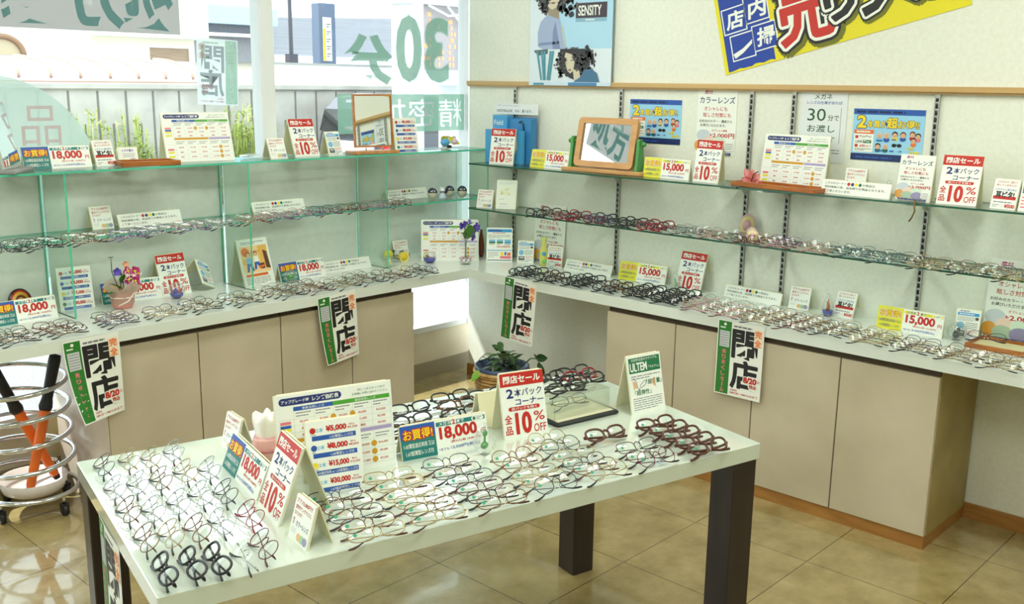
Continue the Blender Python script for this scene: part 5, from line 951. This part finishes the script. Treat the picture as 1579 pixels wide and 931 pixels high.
def gmesh(style,col,tip):
    k=(style,col,tip,TILT)
    if k in GM: return GM[k]
    a,b,n,r,g=SH[style]; m=FC_[col]; tm=TIPB if tip=='b' else (TIPR if tip=='r' else m); out={}
    def rim(s,N=28,sc_=1.0):
        p=[]
        for i in range(N):
            t=2*PI*i/N; c,q=math.cos(t),math.sin(t); u=abs(c)**(2/n)*(1 if c>0 else -1); v=abs(q)**(2/n)*(1 if q>0 else -1)
            uu=a*u*sc_; vv=b*v*sc_; 
            if style!='round': vv+=.0022*(uu/a)*1.0   # outer corners lifted a little
            x=s*(g+a+uu); p.append((x,b+vv,-.0035*((x/.06)**2)))
        return p
    fr=MB()
    for s in (-1,1):
        if r>0: fr.tube([G(*q) for q in rim(s)],r,m,5,True)
        W=g+2*a; fr.tube([G(s*(W-.001),b*1.0,-.004),G(s*(W+.0035),b*1.02,-.005),G(s*(W+.0045),b*1.0,-.010)],max(r,.0013)*1.25,m,5)
        fr.tube([G(s*(g+.002),b*.95,0),G(s*(g-.002),b*.75,-.004),G(s*(g-.003),b*.6,-.006)],.0006,m,4); fr.ball(G(s*(g-.003),b*.55,-.007),.0032,PADM,.6,1,1,6)
    if style in('plastic','thick'): fr.tube([G(-g-.001,b*1.25,-.0005),G(0,b*1.45,.001),G(g+.001,b*1.25,-.0005)],r*1.1,m,5)
    else: fr.tube([G(-g-.002,b*1.1,0),G(-g*.55,b*1.5,.0012),G(0,b*1.62,.0015),G(g*.55,b*1.5,.0012),G(g+.002,b*1.1,0)],.0011,m,5)
    out['frame']=fr.mesh('frame')
    for i,s in ((0,-1),(1,1)):
        p=rim(s,24,.985); 
        if s<0: p=p[::-1]
        c=(s*(g+a),b,.0014); L_=MB(); p2=[(c[0]+(q[0]-c[0])*.55,c[1]+(q[1]-c[1])*.55,q[2]*.45+.0010) for q in p]; L_.add([G(*q) for q in p+p2]+[G(*c)],[(j,(j+1)%24,24+(j+1)%24,24+j) for j in range(24)]+[(24+j,24+(j+1)%24,48) for j in range(24)],LENS,True); out['lens%d'%i]=L_.mesh('lens')
        W=g+2*a+.0042; q=max(r,.0011); nn=-.0105-(.0035 if s>0 else 0); e=.0024 if style in('plastic','thick') else .0011
        if style=='thick': e=.0036
        ve=.12*b if s<0 else -.0045
        path=[(s*W,b*1.0,-.0085),(s*(W-.002),b*.98,nn),(s*.03,b*.82,nn-.001),(-s*.012,b*.58,nn-.0015),(-s*.026,b*.42,nn-.0015),(-s*.042,(b*.25+ve)/2,nn-.001),(-s*.056,ve,nn),(-s*.066,ve-.0008,nn+.001)]
        T_=MB(); T_.tube([G(*x) for x in path[:5]],[e*1.1,e*1.1,e,e,e],m,5); T_.tube([G(*x) for x in path[4:]],[e,max(e,.0020),max(e,.0026),max(e,.0019)],tm,6); out['temple%d'%i]=T_.mesh('temple')
    S_=MB(); S_.add([G(-(g+a*1.5)+.0045*math.cos(2*PI*j/12),b*1.05+.0042*math.sin(2*PI*j/12),.0006) for j in range(12)],[tuple(range(12))],STK); out['sticker']=S_.mesh('sticker')
    GM[k]=out; return out
NG=0
def glasses(x,y,z,yaw,style,col,tip,label,group,sticker=False,sc_=1.0):
    global NG; NG+=1
    e=empty('eyeglasses',(x,y,z),yaw); tag(e,label,'eyeglasses',group); e.scale=(sc_,)*3; M_=gmesh(style,col,tip)
    for k,nm in (('frame','frame'),('lens0','lens'),('lens1','lens'),('temple0','temple'),('temple1','temple')): link(nm,M_[k],e)
    if sticker: link('sticker',M_['sticker'],e)
    return e
ORD='first second third fourth fifth sixth seventh eighth ninth tenth eleventh twelfth thirteenth fourteenth fifteenth sixteenth'.split()
KIND={'round':'round','oval':'oval','rect':'narrow','plastic':'plastic','thick':'thick','rimless':'rimless'}
def look(st,c): return LOOK[c]+' '+KIND[st]
def put(px,py,z,yaw,st,c,tip,label,group,sticker=False):
    v=at(px,py,z+.030); o=Vector((0,.014)); ca,sa=math.cos(yaw),math.sin(yaw)
    return glasses(v.x-(-sa*.014),v.y-(ca*.014),z,yaw,st,c,tip,label,group,sticker)
R_=random.Random(11)
# left half of the table: six files facing the window side
YL=math.radians(-106); grp='eyeglasses in files on the left of the display table'
FILES=[[(157,715,'round','gun','b'),(174,750,'round','silver','r'),(195,784,'round','bronze','b'),(222,827,'round','bronze','b'),(252,873,'plastic','black','b')],
[(196,706,'round','gold','r'),(209,743,'round','silver','b'),(233,783,'round','silver','b'),(260,821,'round','gold','b'),(295,864,'plastic','black','b')],
[(230,703,'round','gold','r'),(245,736,'round','bronze','b'),(272,772,'round','silver','b'),(301,812,'round','bronze','r'),(333,857,'plastic','black','b')],
[(265,693,'round','silver','r'),(284,724,'round','gold','b'),(308,759,'round','silver','b'),(340,800,'oval','silver','b'),(377,852,'rimless','silver','b')],
[(320,720,'round','silver','b'),(345,756,'round','gun','b'),(383,790,'round','red',''),(403,837,'round','wine','r')]]
for i,fl in enumerate(FILES):
    for j,(px,py,st,c,tip) in enumerate(fl):
        put(px,py,ZT,YL+R_.uniform(-.04,.04),st,c,tip,'%s glasses on table, %s from back in %s file from its left end'%(look(st,c),ORD[j],ORD[i]),grp)
# right half of the table: files facing the front edge, with green dots
set_tilt(40); YR=math.radians(-16); grp='dotted demo eyeglasses on the right of the display table'
FILES=[[(517,761,'rect','gun','b'),(537,777,'round','bronze','b'),(550,789,'oval','gun','b'),(568,803,'oval','bronze','r'),(581,816,'rect','gold','r')],
[(600,730,'rect','gold','r'),(617,743,'oval','gold','r'),(632,757,'rect','gold','b'),(648,767,'oval','gold','r'),(664,778,'oval','bronze','r'),(677,791,'rect','gold','r')],
[(688,710,'oval','gun','b'),(706,723,'rect','gun','b'),(726,734,'oval','gun','r'),(741,747,'oval','wine','b'),(759,758,'rect','black','b'),(775,767,'rect','bronze','r')],
[(792,704,'round','bronze','r'),(809,714,'round','bronze','b'),(826,726,'oval','gold','b'),(840,735,'oval','gold','r'),(859,745,'round','gun','b')],
[(845,676,'round','gold','b'),(866,686,'round','gun','b'),(886,697,'oval','gold','b'),(901,708,'oval','gun','b'),(918,716,'oval','bronze','r'),(938,725,'round','gold','b')],
[(982,684,'rect','black','b'),(998,698,'oval','wine','b'),(1014,705,'round','wine','b')]]
for i,fl in enumerate(FILES):
    for j,(px,py,st,c,tip) in enumerate(fl):
        put(px,py,ZT,YR+R_.uniform(-.03,.03),st,c,tip,'%s glasses with green dot, %s from back in %s file from chart'%(look(st,c),ORD[j],ORD[i]),grp,True)
put(934,666,ZT,YR,'thick','brown','','thick brown glasses lying alone before the acrylic case',grp,True)
for j,(px,py) in enumerate(((1012,650),(1033,658),(1052,667),(1073,677),(1093,686))): put(px,py,ZT,YR,'thick','brown','','thick brown glasses, %s from the back in the file by the table corner'%ORD[j],grp,True)
# dark frames at the back of the table, on the case and in it
grp='black eyeglasses at the back of the display table'
for j,(px,py,zz,st,c,lb) in enumerate(((632,622,0,'plastic','black','behind the large chart, rearmost'),(634,640,0,'plastic','black','behind the large chart, middle'),(628,655,0,'plastic','tort','behind the large chart, nearest it'),(695,604,0,'plastic','black','rear of the file behind the green price sign'),(706,615,0,'plastic','tort','second from the rear behind the green price sign'),(712,628,0,'plastic','black','third from the rear behind the green price sign'),(718,641,0,'plastic','black','nearest the green price sign from behind'),(752,600,0,'plastic','black','behind the cream sign seen from its back'))):
    put(px,py+5,ZT,YR+.05,st,c,'','%s %s glasses on the table %s'%(LOOK[c],KIND[st],lb),grp)
for j,(u,v,c,lb) in enumerate(((-.045,.145,'black','at the rear left on the clear acrylic case'),(-.055,.085,'black','at the left middle on the clear acrylic case'),(.055,.150,'black','at the rear right on the clear acrylic case'),(.050,.110,'red','at the right middle on the clear acrylic case'),(.042,.070,'black','at the front right on the clear acrylic case'),(-.060,.038,'black','at the front left on the clear acrylic case'))):
    p=CASE.matrix_basis@Vector((u,v-.02,.0757)); glasses(p.x,p.y,p.z,yaw+R_.uniform(-.08,.08),'plastic',c,'','%s plastic glasses %s'%(LOOK[c],lb),grp,sc_=.98)
p=CASE.matrix_basis@Vector((.0,.075,.0118)); glasses(p.x,p.y,p.z,yaw,'oval','gun','','thin dark metal glasses lying inside the clear acrylic case',grp)
# worktops and shelves: columns counted from the corner, rows from the front edge
def columns(where,group,cols,z,yaw,back,pitch,off=.0):
    for i,(px,py,n,looks) in enumerate(cols):
        v=at(px,py,z+.02)
        for k in range(n):
            st,c,tip=looks[k%len(looks)]; j=R_.uniform(-.012,.012)
            x=v.x+back[0]*pitch*k+(0 if back[0] else j); y=v.y+back[1]*pitch*k+(0 if back[1] else j)
            glasses(x,y,z,yaw+R_.uniform(-.07,.07),st,c,tip,'%s glasses on %s, %s from front in %s column from corner'%(look(st,c),where,ORD[k],ORD[i]),group)
BKp=[('plastic','black','')]; BK2=[('plastic','black',''),('rect','black','b'),('plastic','tort','')]
PKs=[('oval','pink','r'),('oval','gold','r'),('rect','silver','b')]; GDb=[('rect','gold','b'),('oval','bronze','b')]; PU=[('oval','wine','r'),('rect','bronze','b'),('oval','gold','b')]; GN=[('oval','gun','b'),('oval','gold','b'),('rect','bronze','b')]; GD=[('oval','gold','b'),('rect','gold','r'),('oval','gun','b')]
set_tilt(46)
columns('right worktop','eyeglasses on the right worktop',[(797,423,4,BKp),(835,431,4,BK2),(878,438,5,BKp),(928,447,5,BK2),(975,455,5,BKp),(1018,464,6,BKp),(1064,475,6,PKs),(1160,494,6,GDb),(1112,485,6,PKs),(1217,505,6,PU),(1274,514,5,GN),(1334,527,5,GD),(1403,540,4,GN),(1470,552,4,GDb),(1540,566,4,GD)],ZC,-PI/2,(1,0),.040)
WR=[('plastic','wine',''),('plastic','navy',''),('plastic','black','')]; PR=[('rect','pink','r'),('oval','wine','r'),('rect','lilac','')]; TE=[('rect','teal','b'),('rect','black','b'),('oval','teal','b')]
set_tilt(62)
columns('lower right shelf','eyeglasses on the lower right glass shelf',[(825,331,3,BK2),(868,336,3,[('plastic','red',''),('plastic','black','')]),(912,341,3,WR),(955,347,3,BKp),(998,352,3,[('plastic','red',''),('plastic','wine','')]),(1045,358,3,[('rect','silver','b'),('rect','gun','b')]),(1092,364,3,PKs),(1142,371,3,PU),(1193,378,3,PR),(1247,385,3,PKs),(1303,393,3,TE),(1362,402,3,TE),(1425,411,3,GDb),(1490,420,3,GN),(1556,430,3,GD)],ZR2,-PI/2,(1,0),.055)
set_tilt(42)
columns('window worktop','eyeglasses on the window worktop',[(662,421,4,[('rect','gun','b'),('oval','wine','b')]),(622,427,4,PU),(582,433,5,GN),(541,440,4,GD),(498,447,5,PU),(453,454,5,GN),(389,465,4,GN),(326,475,4,GN),(262,485,3,GD),(196,496,4,[('rect','gun','b'),('oval','lilac','b'),('rect','bronze','b')]),(108,512,4,[('oval','bronze','b'),('rect','wine','b')]),(36,525,4,[('rect','gun','b'),('oval','bronze','b')])],ZC,0,(0,1),.042)
LL=[('oval','lilac',''),('rect','silver','b'),('oval','pink','')]
set_tilt(62)
columns('lower window shelf','eyeglasses on the lower window shelf',[(622,315,3,PU),(588,319,3,LL),(552,323,3,PU),(516,327,3,[('rect','wine',''),('oval','lilac','')]),(478,331,3,LL),(440,336,3,LL),(402,340,3,PKs),(352,347,3,[('rect','silver','b')]),(305,352,3,LL),(252,358,3,[('oval','silver','b'),('rect','lilac','b')]),(205,364,2,[('rect','lilac','')]),(143,371,3,[('rect','bronze','b'),('oval','silver','b')]),(68,380,3,[('rect','black','b'),('oval','gun','b')]),(8,387,3,[('rect','gun','b')])],ZB,0,(0,1),.040)
set_tilt(34)
glasses(-.20,-2.785,ZC+.027,-PI/2+.1,'oval','gun','b','thin dark metal glasses resting on the front rim of the wooden tray','eyeglasses on the right worktop')
# ---------------------------------------------------------------- the street outside
GZ=-.12
ASP=noisy('asphalt',S(120,120,122),S(150,150,150),60,.9,bump=.3,bscale=120); CONC=noisy('concrete',S(172,169,160),S(194,191,182),2.5,.8,10); CONCL=mat('concrete_joint',S(120,118,112),.9)
struct(MB().box((-30,WY+.09,GZ-.05),(40,40,GZ),ASP).build('ground'))
def X(px,Y,py=80): return aty(px,py,Y).x
def Zz(py,Y,px=200): return aty(px,py,Y).z
e=empty('retaining_wall',(0,9.0,GZ)); tag(e,'long grey concrete retaining wall with upright joints across the road','wall'); zt=aty(300,129,9.0).z; xe=X(612,9.0,150)
o=MB(); o.box((-6,0,0),(xe,.3,zt-GZ-.08),CONC); MB().rbox((-6,-.06,zt-GZ-.08),(xe,.36,zt-GZ),CONC,.02).build('coping',e)
st=X(221,9,160)-X(200,9,160); x=xe-.1; k=0
while x>-5.9: o.box((x-.014,-.004,(.02 if k%2 else 0)),(x+.014,.0,zt-GZ-.10-(.42 if k%2 else 0)),CONCL); x-=st; k+=1
o.build('wall_body',e)
WG=noisy('weed_green',S(150,170,80),S(196,206,110),8,.7); o=MB(); q=random.Random(9)
for px,sp,n,py in ((124,.10,12,165),(138,.15,10,190),(186,.16,16,184),(209,.10,12,170),(228,.2,16,205),(160,.3,14,222),(262,.2,8,205),(352,.12,16,168),(372,.16,22,160),(388,.12,16,172),(400,.2,10,195),(436,.12,10,190),(300,.3,10,215)):
    for i in range(n):
        cx=X(px,8.75,py); hh=Zz(py,8.75,px)-GZ; b=(cx+q.gauss(0,sp),8.75+q.uniform(-.2,.15),GZ); h_=hh*q.uniform(.6,1.02); tx=q.uniform(-.12,.12); o.tube([b,(b[0]+tx*.5,b[1],GZ+h_*.6),(b[0]+tx,b[1],GZ+h_)],.006,WG,4)
        for k in range(14): t=q.uniform(.25,1); o.leaf((b[0]+tx*t,b[1],GZ+h_*t),(q.uniform(-1,1),q.uniform(-1,.2),q.uniform(.1,1)),q.uniform(.06,.13),.035,WG,.3,(0,0,1),3)
tag(o.build('weeds'),'tall yellow-green weeds growing along the concrete wall','weeds',kind='stuff')
HW=mat('house_cream',S(240,234,214),.8); HWW=mat('house_white',S(246,246,244),.8); VENT=noisy('vent_brown',S(150,126,104),S(168,146,124),3,.8,stretch=(1,1,20)); BAR=mat('awning_translucent',S(232,226,240),.35); BARR=mat('awning_rib',S(170,140,120),.6); GRYB=noisy('warehouse_grey',S(150,152,160),S(162,164,172),2,.7,stretch=(.1,.1,20)); PILL=mat('sign_pillar_slate',S(84,98,122),.6)
Yh=16.0
e=empty('house',(0,Yh,GZ)); tag(e,'cream and white house with a low brown vent window beyond the wall','house')
xa,xb,xc=X(-40,Yh),X(143,Yh),X(300,Yh); zb=2.2; z0_=Zz(125,Yh)-GZ-1; zt=Zz(48,Yh)-GZ
MB().box((xb,0,-.0),(xc,5,Zz(56,Yh)-GZ),HW).build('cream_wall',e); MB().box((xb-.1,-.35,Zz(57,Yh)-GZ),(xc+.15,5,Zz(49,Yh)-GZ+.6),HWW).build('eaves',e)
fr=MB(); v0,v1,w0,w1=X(229,Yh),X(290,Yh),Zz(93,Yh)-GZ,Zz(72,Yh)-GZ; fr.box((v0-.06,-.05,w0-.05),(v1+.06,0,w0),HWW).box((v0-.06,-.05,w1),(v1+.06,0,w1+.05),HWW).box((v0-.06,-.05,w0),(v0,0,w1),HWW).box((v1,-.05,w0),(v1+.06,0,w1),HWW); f=fr.build('window',e); MB().box((v0,-.02,w0),(v1,.01,w1),VENT).build('shutter',f)
# white gable building with the half-round window
e=empty('house',(0,Yh-1.2,GZ)); tag(e,'white building with a half-round window and sloping gable edge beyond the wall','house'); Yg=Yh-1.2; gx=lambda p:X(p,Yg); gz=lambda p:Zz(p,Yg,60)-GZ
o=MB(); pr=[(gx(-260),0),(gx(113),0),(gx(113),gz(87)),(gx(150),gz(44)),(gx(175),gz(14)),(gx(-260),gz(-120))]; k=len(pr); o.add([(x,0,z) for x,z in pr]+[(x,1.1,z) for x,z in pr],[tuple(range(k)),tuple(range(2*k-1,k-1,-1))]+[(i,k+i,k+(i+1)%k,(i+1)%k) for i in range(k)],HWW); o.build('gable_wall',e)
cx,rz_=gx(2),gz(58)-gz(86); f=MB(); n=20
f.tube([(cx+rz_*1.15*math.cos(PI*i/n),-.04,gz(86)+rz_*math.sin(PI*i/n)) for i in range(n+1)],.05,mat('arch_trim_brown',S(150,116,90),.6),6); w_=f.build('window',e)
MB().add([(cx+rz_*1.15*math.cos(PI*i/n),-.02,gz(86)+rz_*math.sin(PI*i/n)) for i in range(n+1)],[tuple(range(n,-1,-1))],mat('arch_pane_tan',S(196,180,150),.5)).build('pane',w_)
# row of barrel-topped bicycle shelters on the wall top
Ya=11.5; e=empty('barrel_awning',(0,Ya,0)); tag(e,'long translucent barrel-roofed awning with thin ribs along the wall top','awning'); za=Zz(122,Ya,150); zb_=Zz(88,Ya,150); R1_=zb_-za
o=MB(); n=14; prof=[(1.3*(1-math.cos(PI/2*i/n)),za+R1_*math.sin(PI/2*i/n)) for i in range(n+1)]; x0_,x1_=X(-60,Ya),X(303,Ya)
vs=[(x0_,y,z) for y,z in prof]+[(x1_,y,z) for y,z in prof]; o.add(vs,[(i,n+1+i,n+2+i,i+1) for i in range(n)],BAR,True).build('curved_roof',e)
for px in (-23,25,75,121,167,211,253,295): x=X(px,Ya); MB().tube([(x,y-.02,z+.015) for y,z in prof],.022,BARR,5).build('rib',e)
MB().box((x0_,-.06,za-.12),(x1_,.02,za-.03),mat('awning_gutter',S(176,140,120),.6)).box((x0_,-.02,za-.35),(x1_,1.3,za-.12),HW).build('gutter',e)
# building with pale blue bands behind the mullion, grey warehouse and pillar sign
Yw=24.0; e=empty('building',(0,Yw,GZ)); tag(e,'flat-roofed building with pale blue and dark bands beyond the wall','building'); L_=lambda p:Zz(p,Yw,340)-GZ
for a,b,m,nm,d_ in ((-30,6,HWW,'upper_wall',.6),(8,36,mat('band_pale_blue',S(176,210,224),.6),'blue_band',0),(36,50,mat('band_slate',S(110,112,120),.7),'dark_band',.3),(50,55,HWW,'white_line',.1),(55,95,mat('shop_front_grey',S(140,142,146),.7),'lower_wall',.5)): MB().box((X(270,Yw),d_,L_(b)),(X(430 if nm=='blue_band' else 424,Yw),6,L_(a)),m).build(nm,e)
MB().box((X(270,Yw),.8,0),(X(422,Yw),6,L_(90)),HW).build('ground_wall',e)
Yq=27.0; e=empty('warehouse',(0,Yq,GZ)); tag(e,'grey ribbed warehouse beyond the white wall, behind the pillar sign','warehouse'); V=lambda p:Zz(p,Yq,520)-GZ
o=MB(); x0_,x1_=X(423,Yq),X(618,Yq); o.add([(x0_,0,0),(x1_,0,0),(x1_,0,V(22)),(x0_,0,V(33)),(x0_,6,0),(x1_,6,0),(x1_,6,V(22)),(x0_,6,V(33))],[(0,1,2,3),(3,2,6,7),(0,3,7,4),(1,5,6,2)],GRYB); o.build('ribbed_wall',e); MB().box((x0_,-.1,0),(x1_,0,V(88)),HWW).build('base_band',e)
Yp=20.0; e=empty('pillar_sign',(0,Yp,GZ)); tag(e,'tall slate pillar sign with a white panel beyond the white wall','sign'); V=lambda p:Zz(p,Yp,505)-GZ
MB().rbox((X(494,Yp),0,0),(X(519,Yp),.4,V(5)),PILL,.03).build('pillar',e); f=Face(X(511,Yp)-X(498,Yp),V(27)-V(94),PAPER,.02); hgt=f.h
f.rect(-f.w/2,0,-f.w/2+f.w*.3,hgt*.75,YEL)
for i in range(5): f.bars(-f.w*.1,hgt*(.08+i*.17),f.w*.42,hgt*(.19+i*.17),2,BLACK,1,.5,i)
link('sign_panel',f.mesh('sign_panel'),e,((X(498,Yp)+X(511,Yp))/2,-.03,V(94)))
Yr=10.2; e=empty('parapet_wall',(0,Yr,GZ)); tag(e,'plain white wall with a dark coping above the concrete wall','wall'); V=lambda p:Zz(p,Yr,500)-GZ
MB().box((X(410,Yr),0,0),(X(605,Yr),.2,V(101)),HWW).build('wall_body',e); MB().box((X(410,Yr),-.03,V(101)),(X(605,Yr),.23,V(98)),mat('coping_grey',S(150,152,150),.7)).build('coping',e)
e=empty('utility_pole',(X(451,14),14.0,GZ)); tag(e,'thin dark utility pole rising behind the white wall','pole'); MB().tube([(0,0,0),(-.03,0,2.2),(-.05,0,6)],[.05,.045,.035],mat('pole_dark',S(70,70,80),.7),8).box((-.13,-.08,Zz(91,14,451)-GZ-.08),(.08,.08,Zz(91,14,451)-GZ+.10),mat('pole_box',S(60,60,72),.6)).build('pole',e)
# shop's own tall sign by the window
Ys=3.4; e=empty('led_sign',(0,Ys,GZ)); tag(e,'tall white framed sign with orange lamp letters outside, behind the green lettering','sign'); sx_=lambda p:X(p,Ys,90); V=lambda p:Zz(p,Ys,670)-GZ
MB().box((sx_(650),0,V(108)),(sx_(706),.25,V(8)),mat('led_panel_grey',S(156,148,150),.5)).build('panel',e)
MB().box((sx_(634),-.03,0),(sx_(650),.28,V(-30)),FRAMEW).box((sx_(650),-.03,V(131)),(sx_(712),.28,V(108)),FRAMEW).box((sx_(706),-.03,0),(sx_(716),.28,V(-30)),FRAMEW).box((sx_(628),-.05,V(8)),(sx_(716),.30,V(-12)),FRAMEW).build('frame',e)
MB().tube([(sx_(655),-.06,V(10)),(sx_(685),-.06,V(24)),(sx_(706),-.06,V(20))],.012,FRAMEW).tube([(sx_(684),-.06,V(10)),(sx_(704),-.06,V(34))],.012,FRAMEW).build('brace',e)
o=MB(); led=mat('led_orange',(1,.30,.12,1),.4,emit=1.1); q=random.Random(2); u=(sx_(706)-sx_(650))
for c in (.16,.50,.84):
    for r_ in range(9):
        zc=V(18)+(V(104)-V(18))*(r_+.5)/9
        for k in range(4):
            if q.random()<.35: o.box((sx_(650)+u*(c-.10)+u*.05*k,-.006,zc-.018),(sx_(650)+u*(c-.10)+u*.05*(k+.7),0,zc+.018),led)
o.build('lamp_letters',e)
# dark van driving past
Yv=6.6; vx=X(484,Yv+1.65,180); e=empty('van',(vx,Yv,GZ)); tag(e,'dark grey van seen through the window behind the sale sign and mirror','car'); VP=mat('van_paint',S(64,66,78),.25,coat=.6); VG=mat('van_window',S(34,40,42),.08,coat=.5); VL=mat('van_lamp_red',S(190,30,50),.25)
zr=Zz(147,Yv,520)-GZ; Ln,Wd=4.4,1.65
sec=[(.02,.45),(.0,.75),(.06,1.0),(.16,zr*.86),(.34,zr*.965),(.7,zr),(2.7,zr),(3.2,zr*.9),(3.75,1.05),(4.3,.9),(4.4,.6),(4.36,.32),(.06,.30)]
o=MB(); k=len(sec); vs=[]
for y,ins in ((0,.06),(.08,0),(Wd-.08,0),(Wd,.06)): vs+=[(x+(ins if x<2 else -ins),y,z-(ins if z>1.2 else 0)) for x,z in sec]
fs=[tuple(range(k)),tuple(range(4*k-1,3*k-1,-1))]
for r_ in range(3): fs+=[(r_*k+i,(r_+1)*k+i,(r_+1)*k+(i+1)%k,r_*k+(i+1)%k) for i in range(k)]
o.add(vs,fs,VP).build('body',e)
for a,b in ((.30,.95),(1.02,1.95),(2.02,3.0)): o=MB(); o.add([(a,-.006,1.02),(b,-.006,1.02),(b-(.10 if b<2.9 else .35),-.004,zr*.93),(a+(.10 if a<.5 else .02),-.004,zr*.93)],[(0,1,2,3)],VG); o.build('side_window',e)
MB().add([(.005,.12,1.02),(.105,.12,zr*.86),(.105,Wd-.12,zr*.86),(.005,Wd-.12,1.02)],[(0,3,2,1)],VG).add([(.035,-.004,1.0),(.30,-.006,1.02),(.38,-.005,zr*.9),(.17,-.003,zr*.86)],[(0,1,2,3)],VG).build('rear_window',e)
MB().box((-.02,.0,.72),(.08,.14,1.0),VL).build('tail_lamp',e); MB().box((-.015,.3,.72),(.03,Wd-.3,.90),FRAMEW).build('number_panel',e); MB().rbox((-.05,-.01,.30),(.12,Wd+.01,.55),VP,.03).build('bumper',e)
for x in (.85,3.45):
    w_=MB().tube([(x,-.02,.31),(x,.20,.31)],.31,mat('tyre',S(30,30,32),.8),24).build('wheel',e); MB().tube([(x,-.035,.31),(x,-.02,.31)],.19,CHROME,20).build('hub_cap',w_)
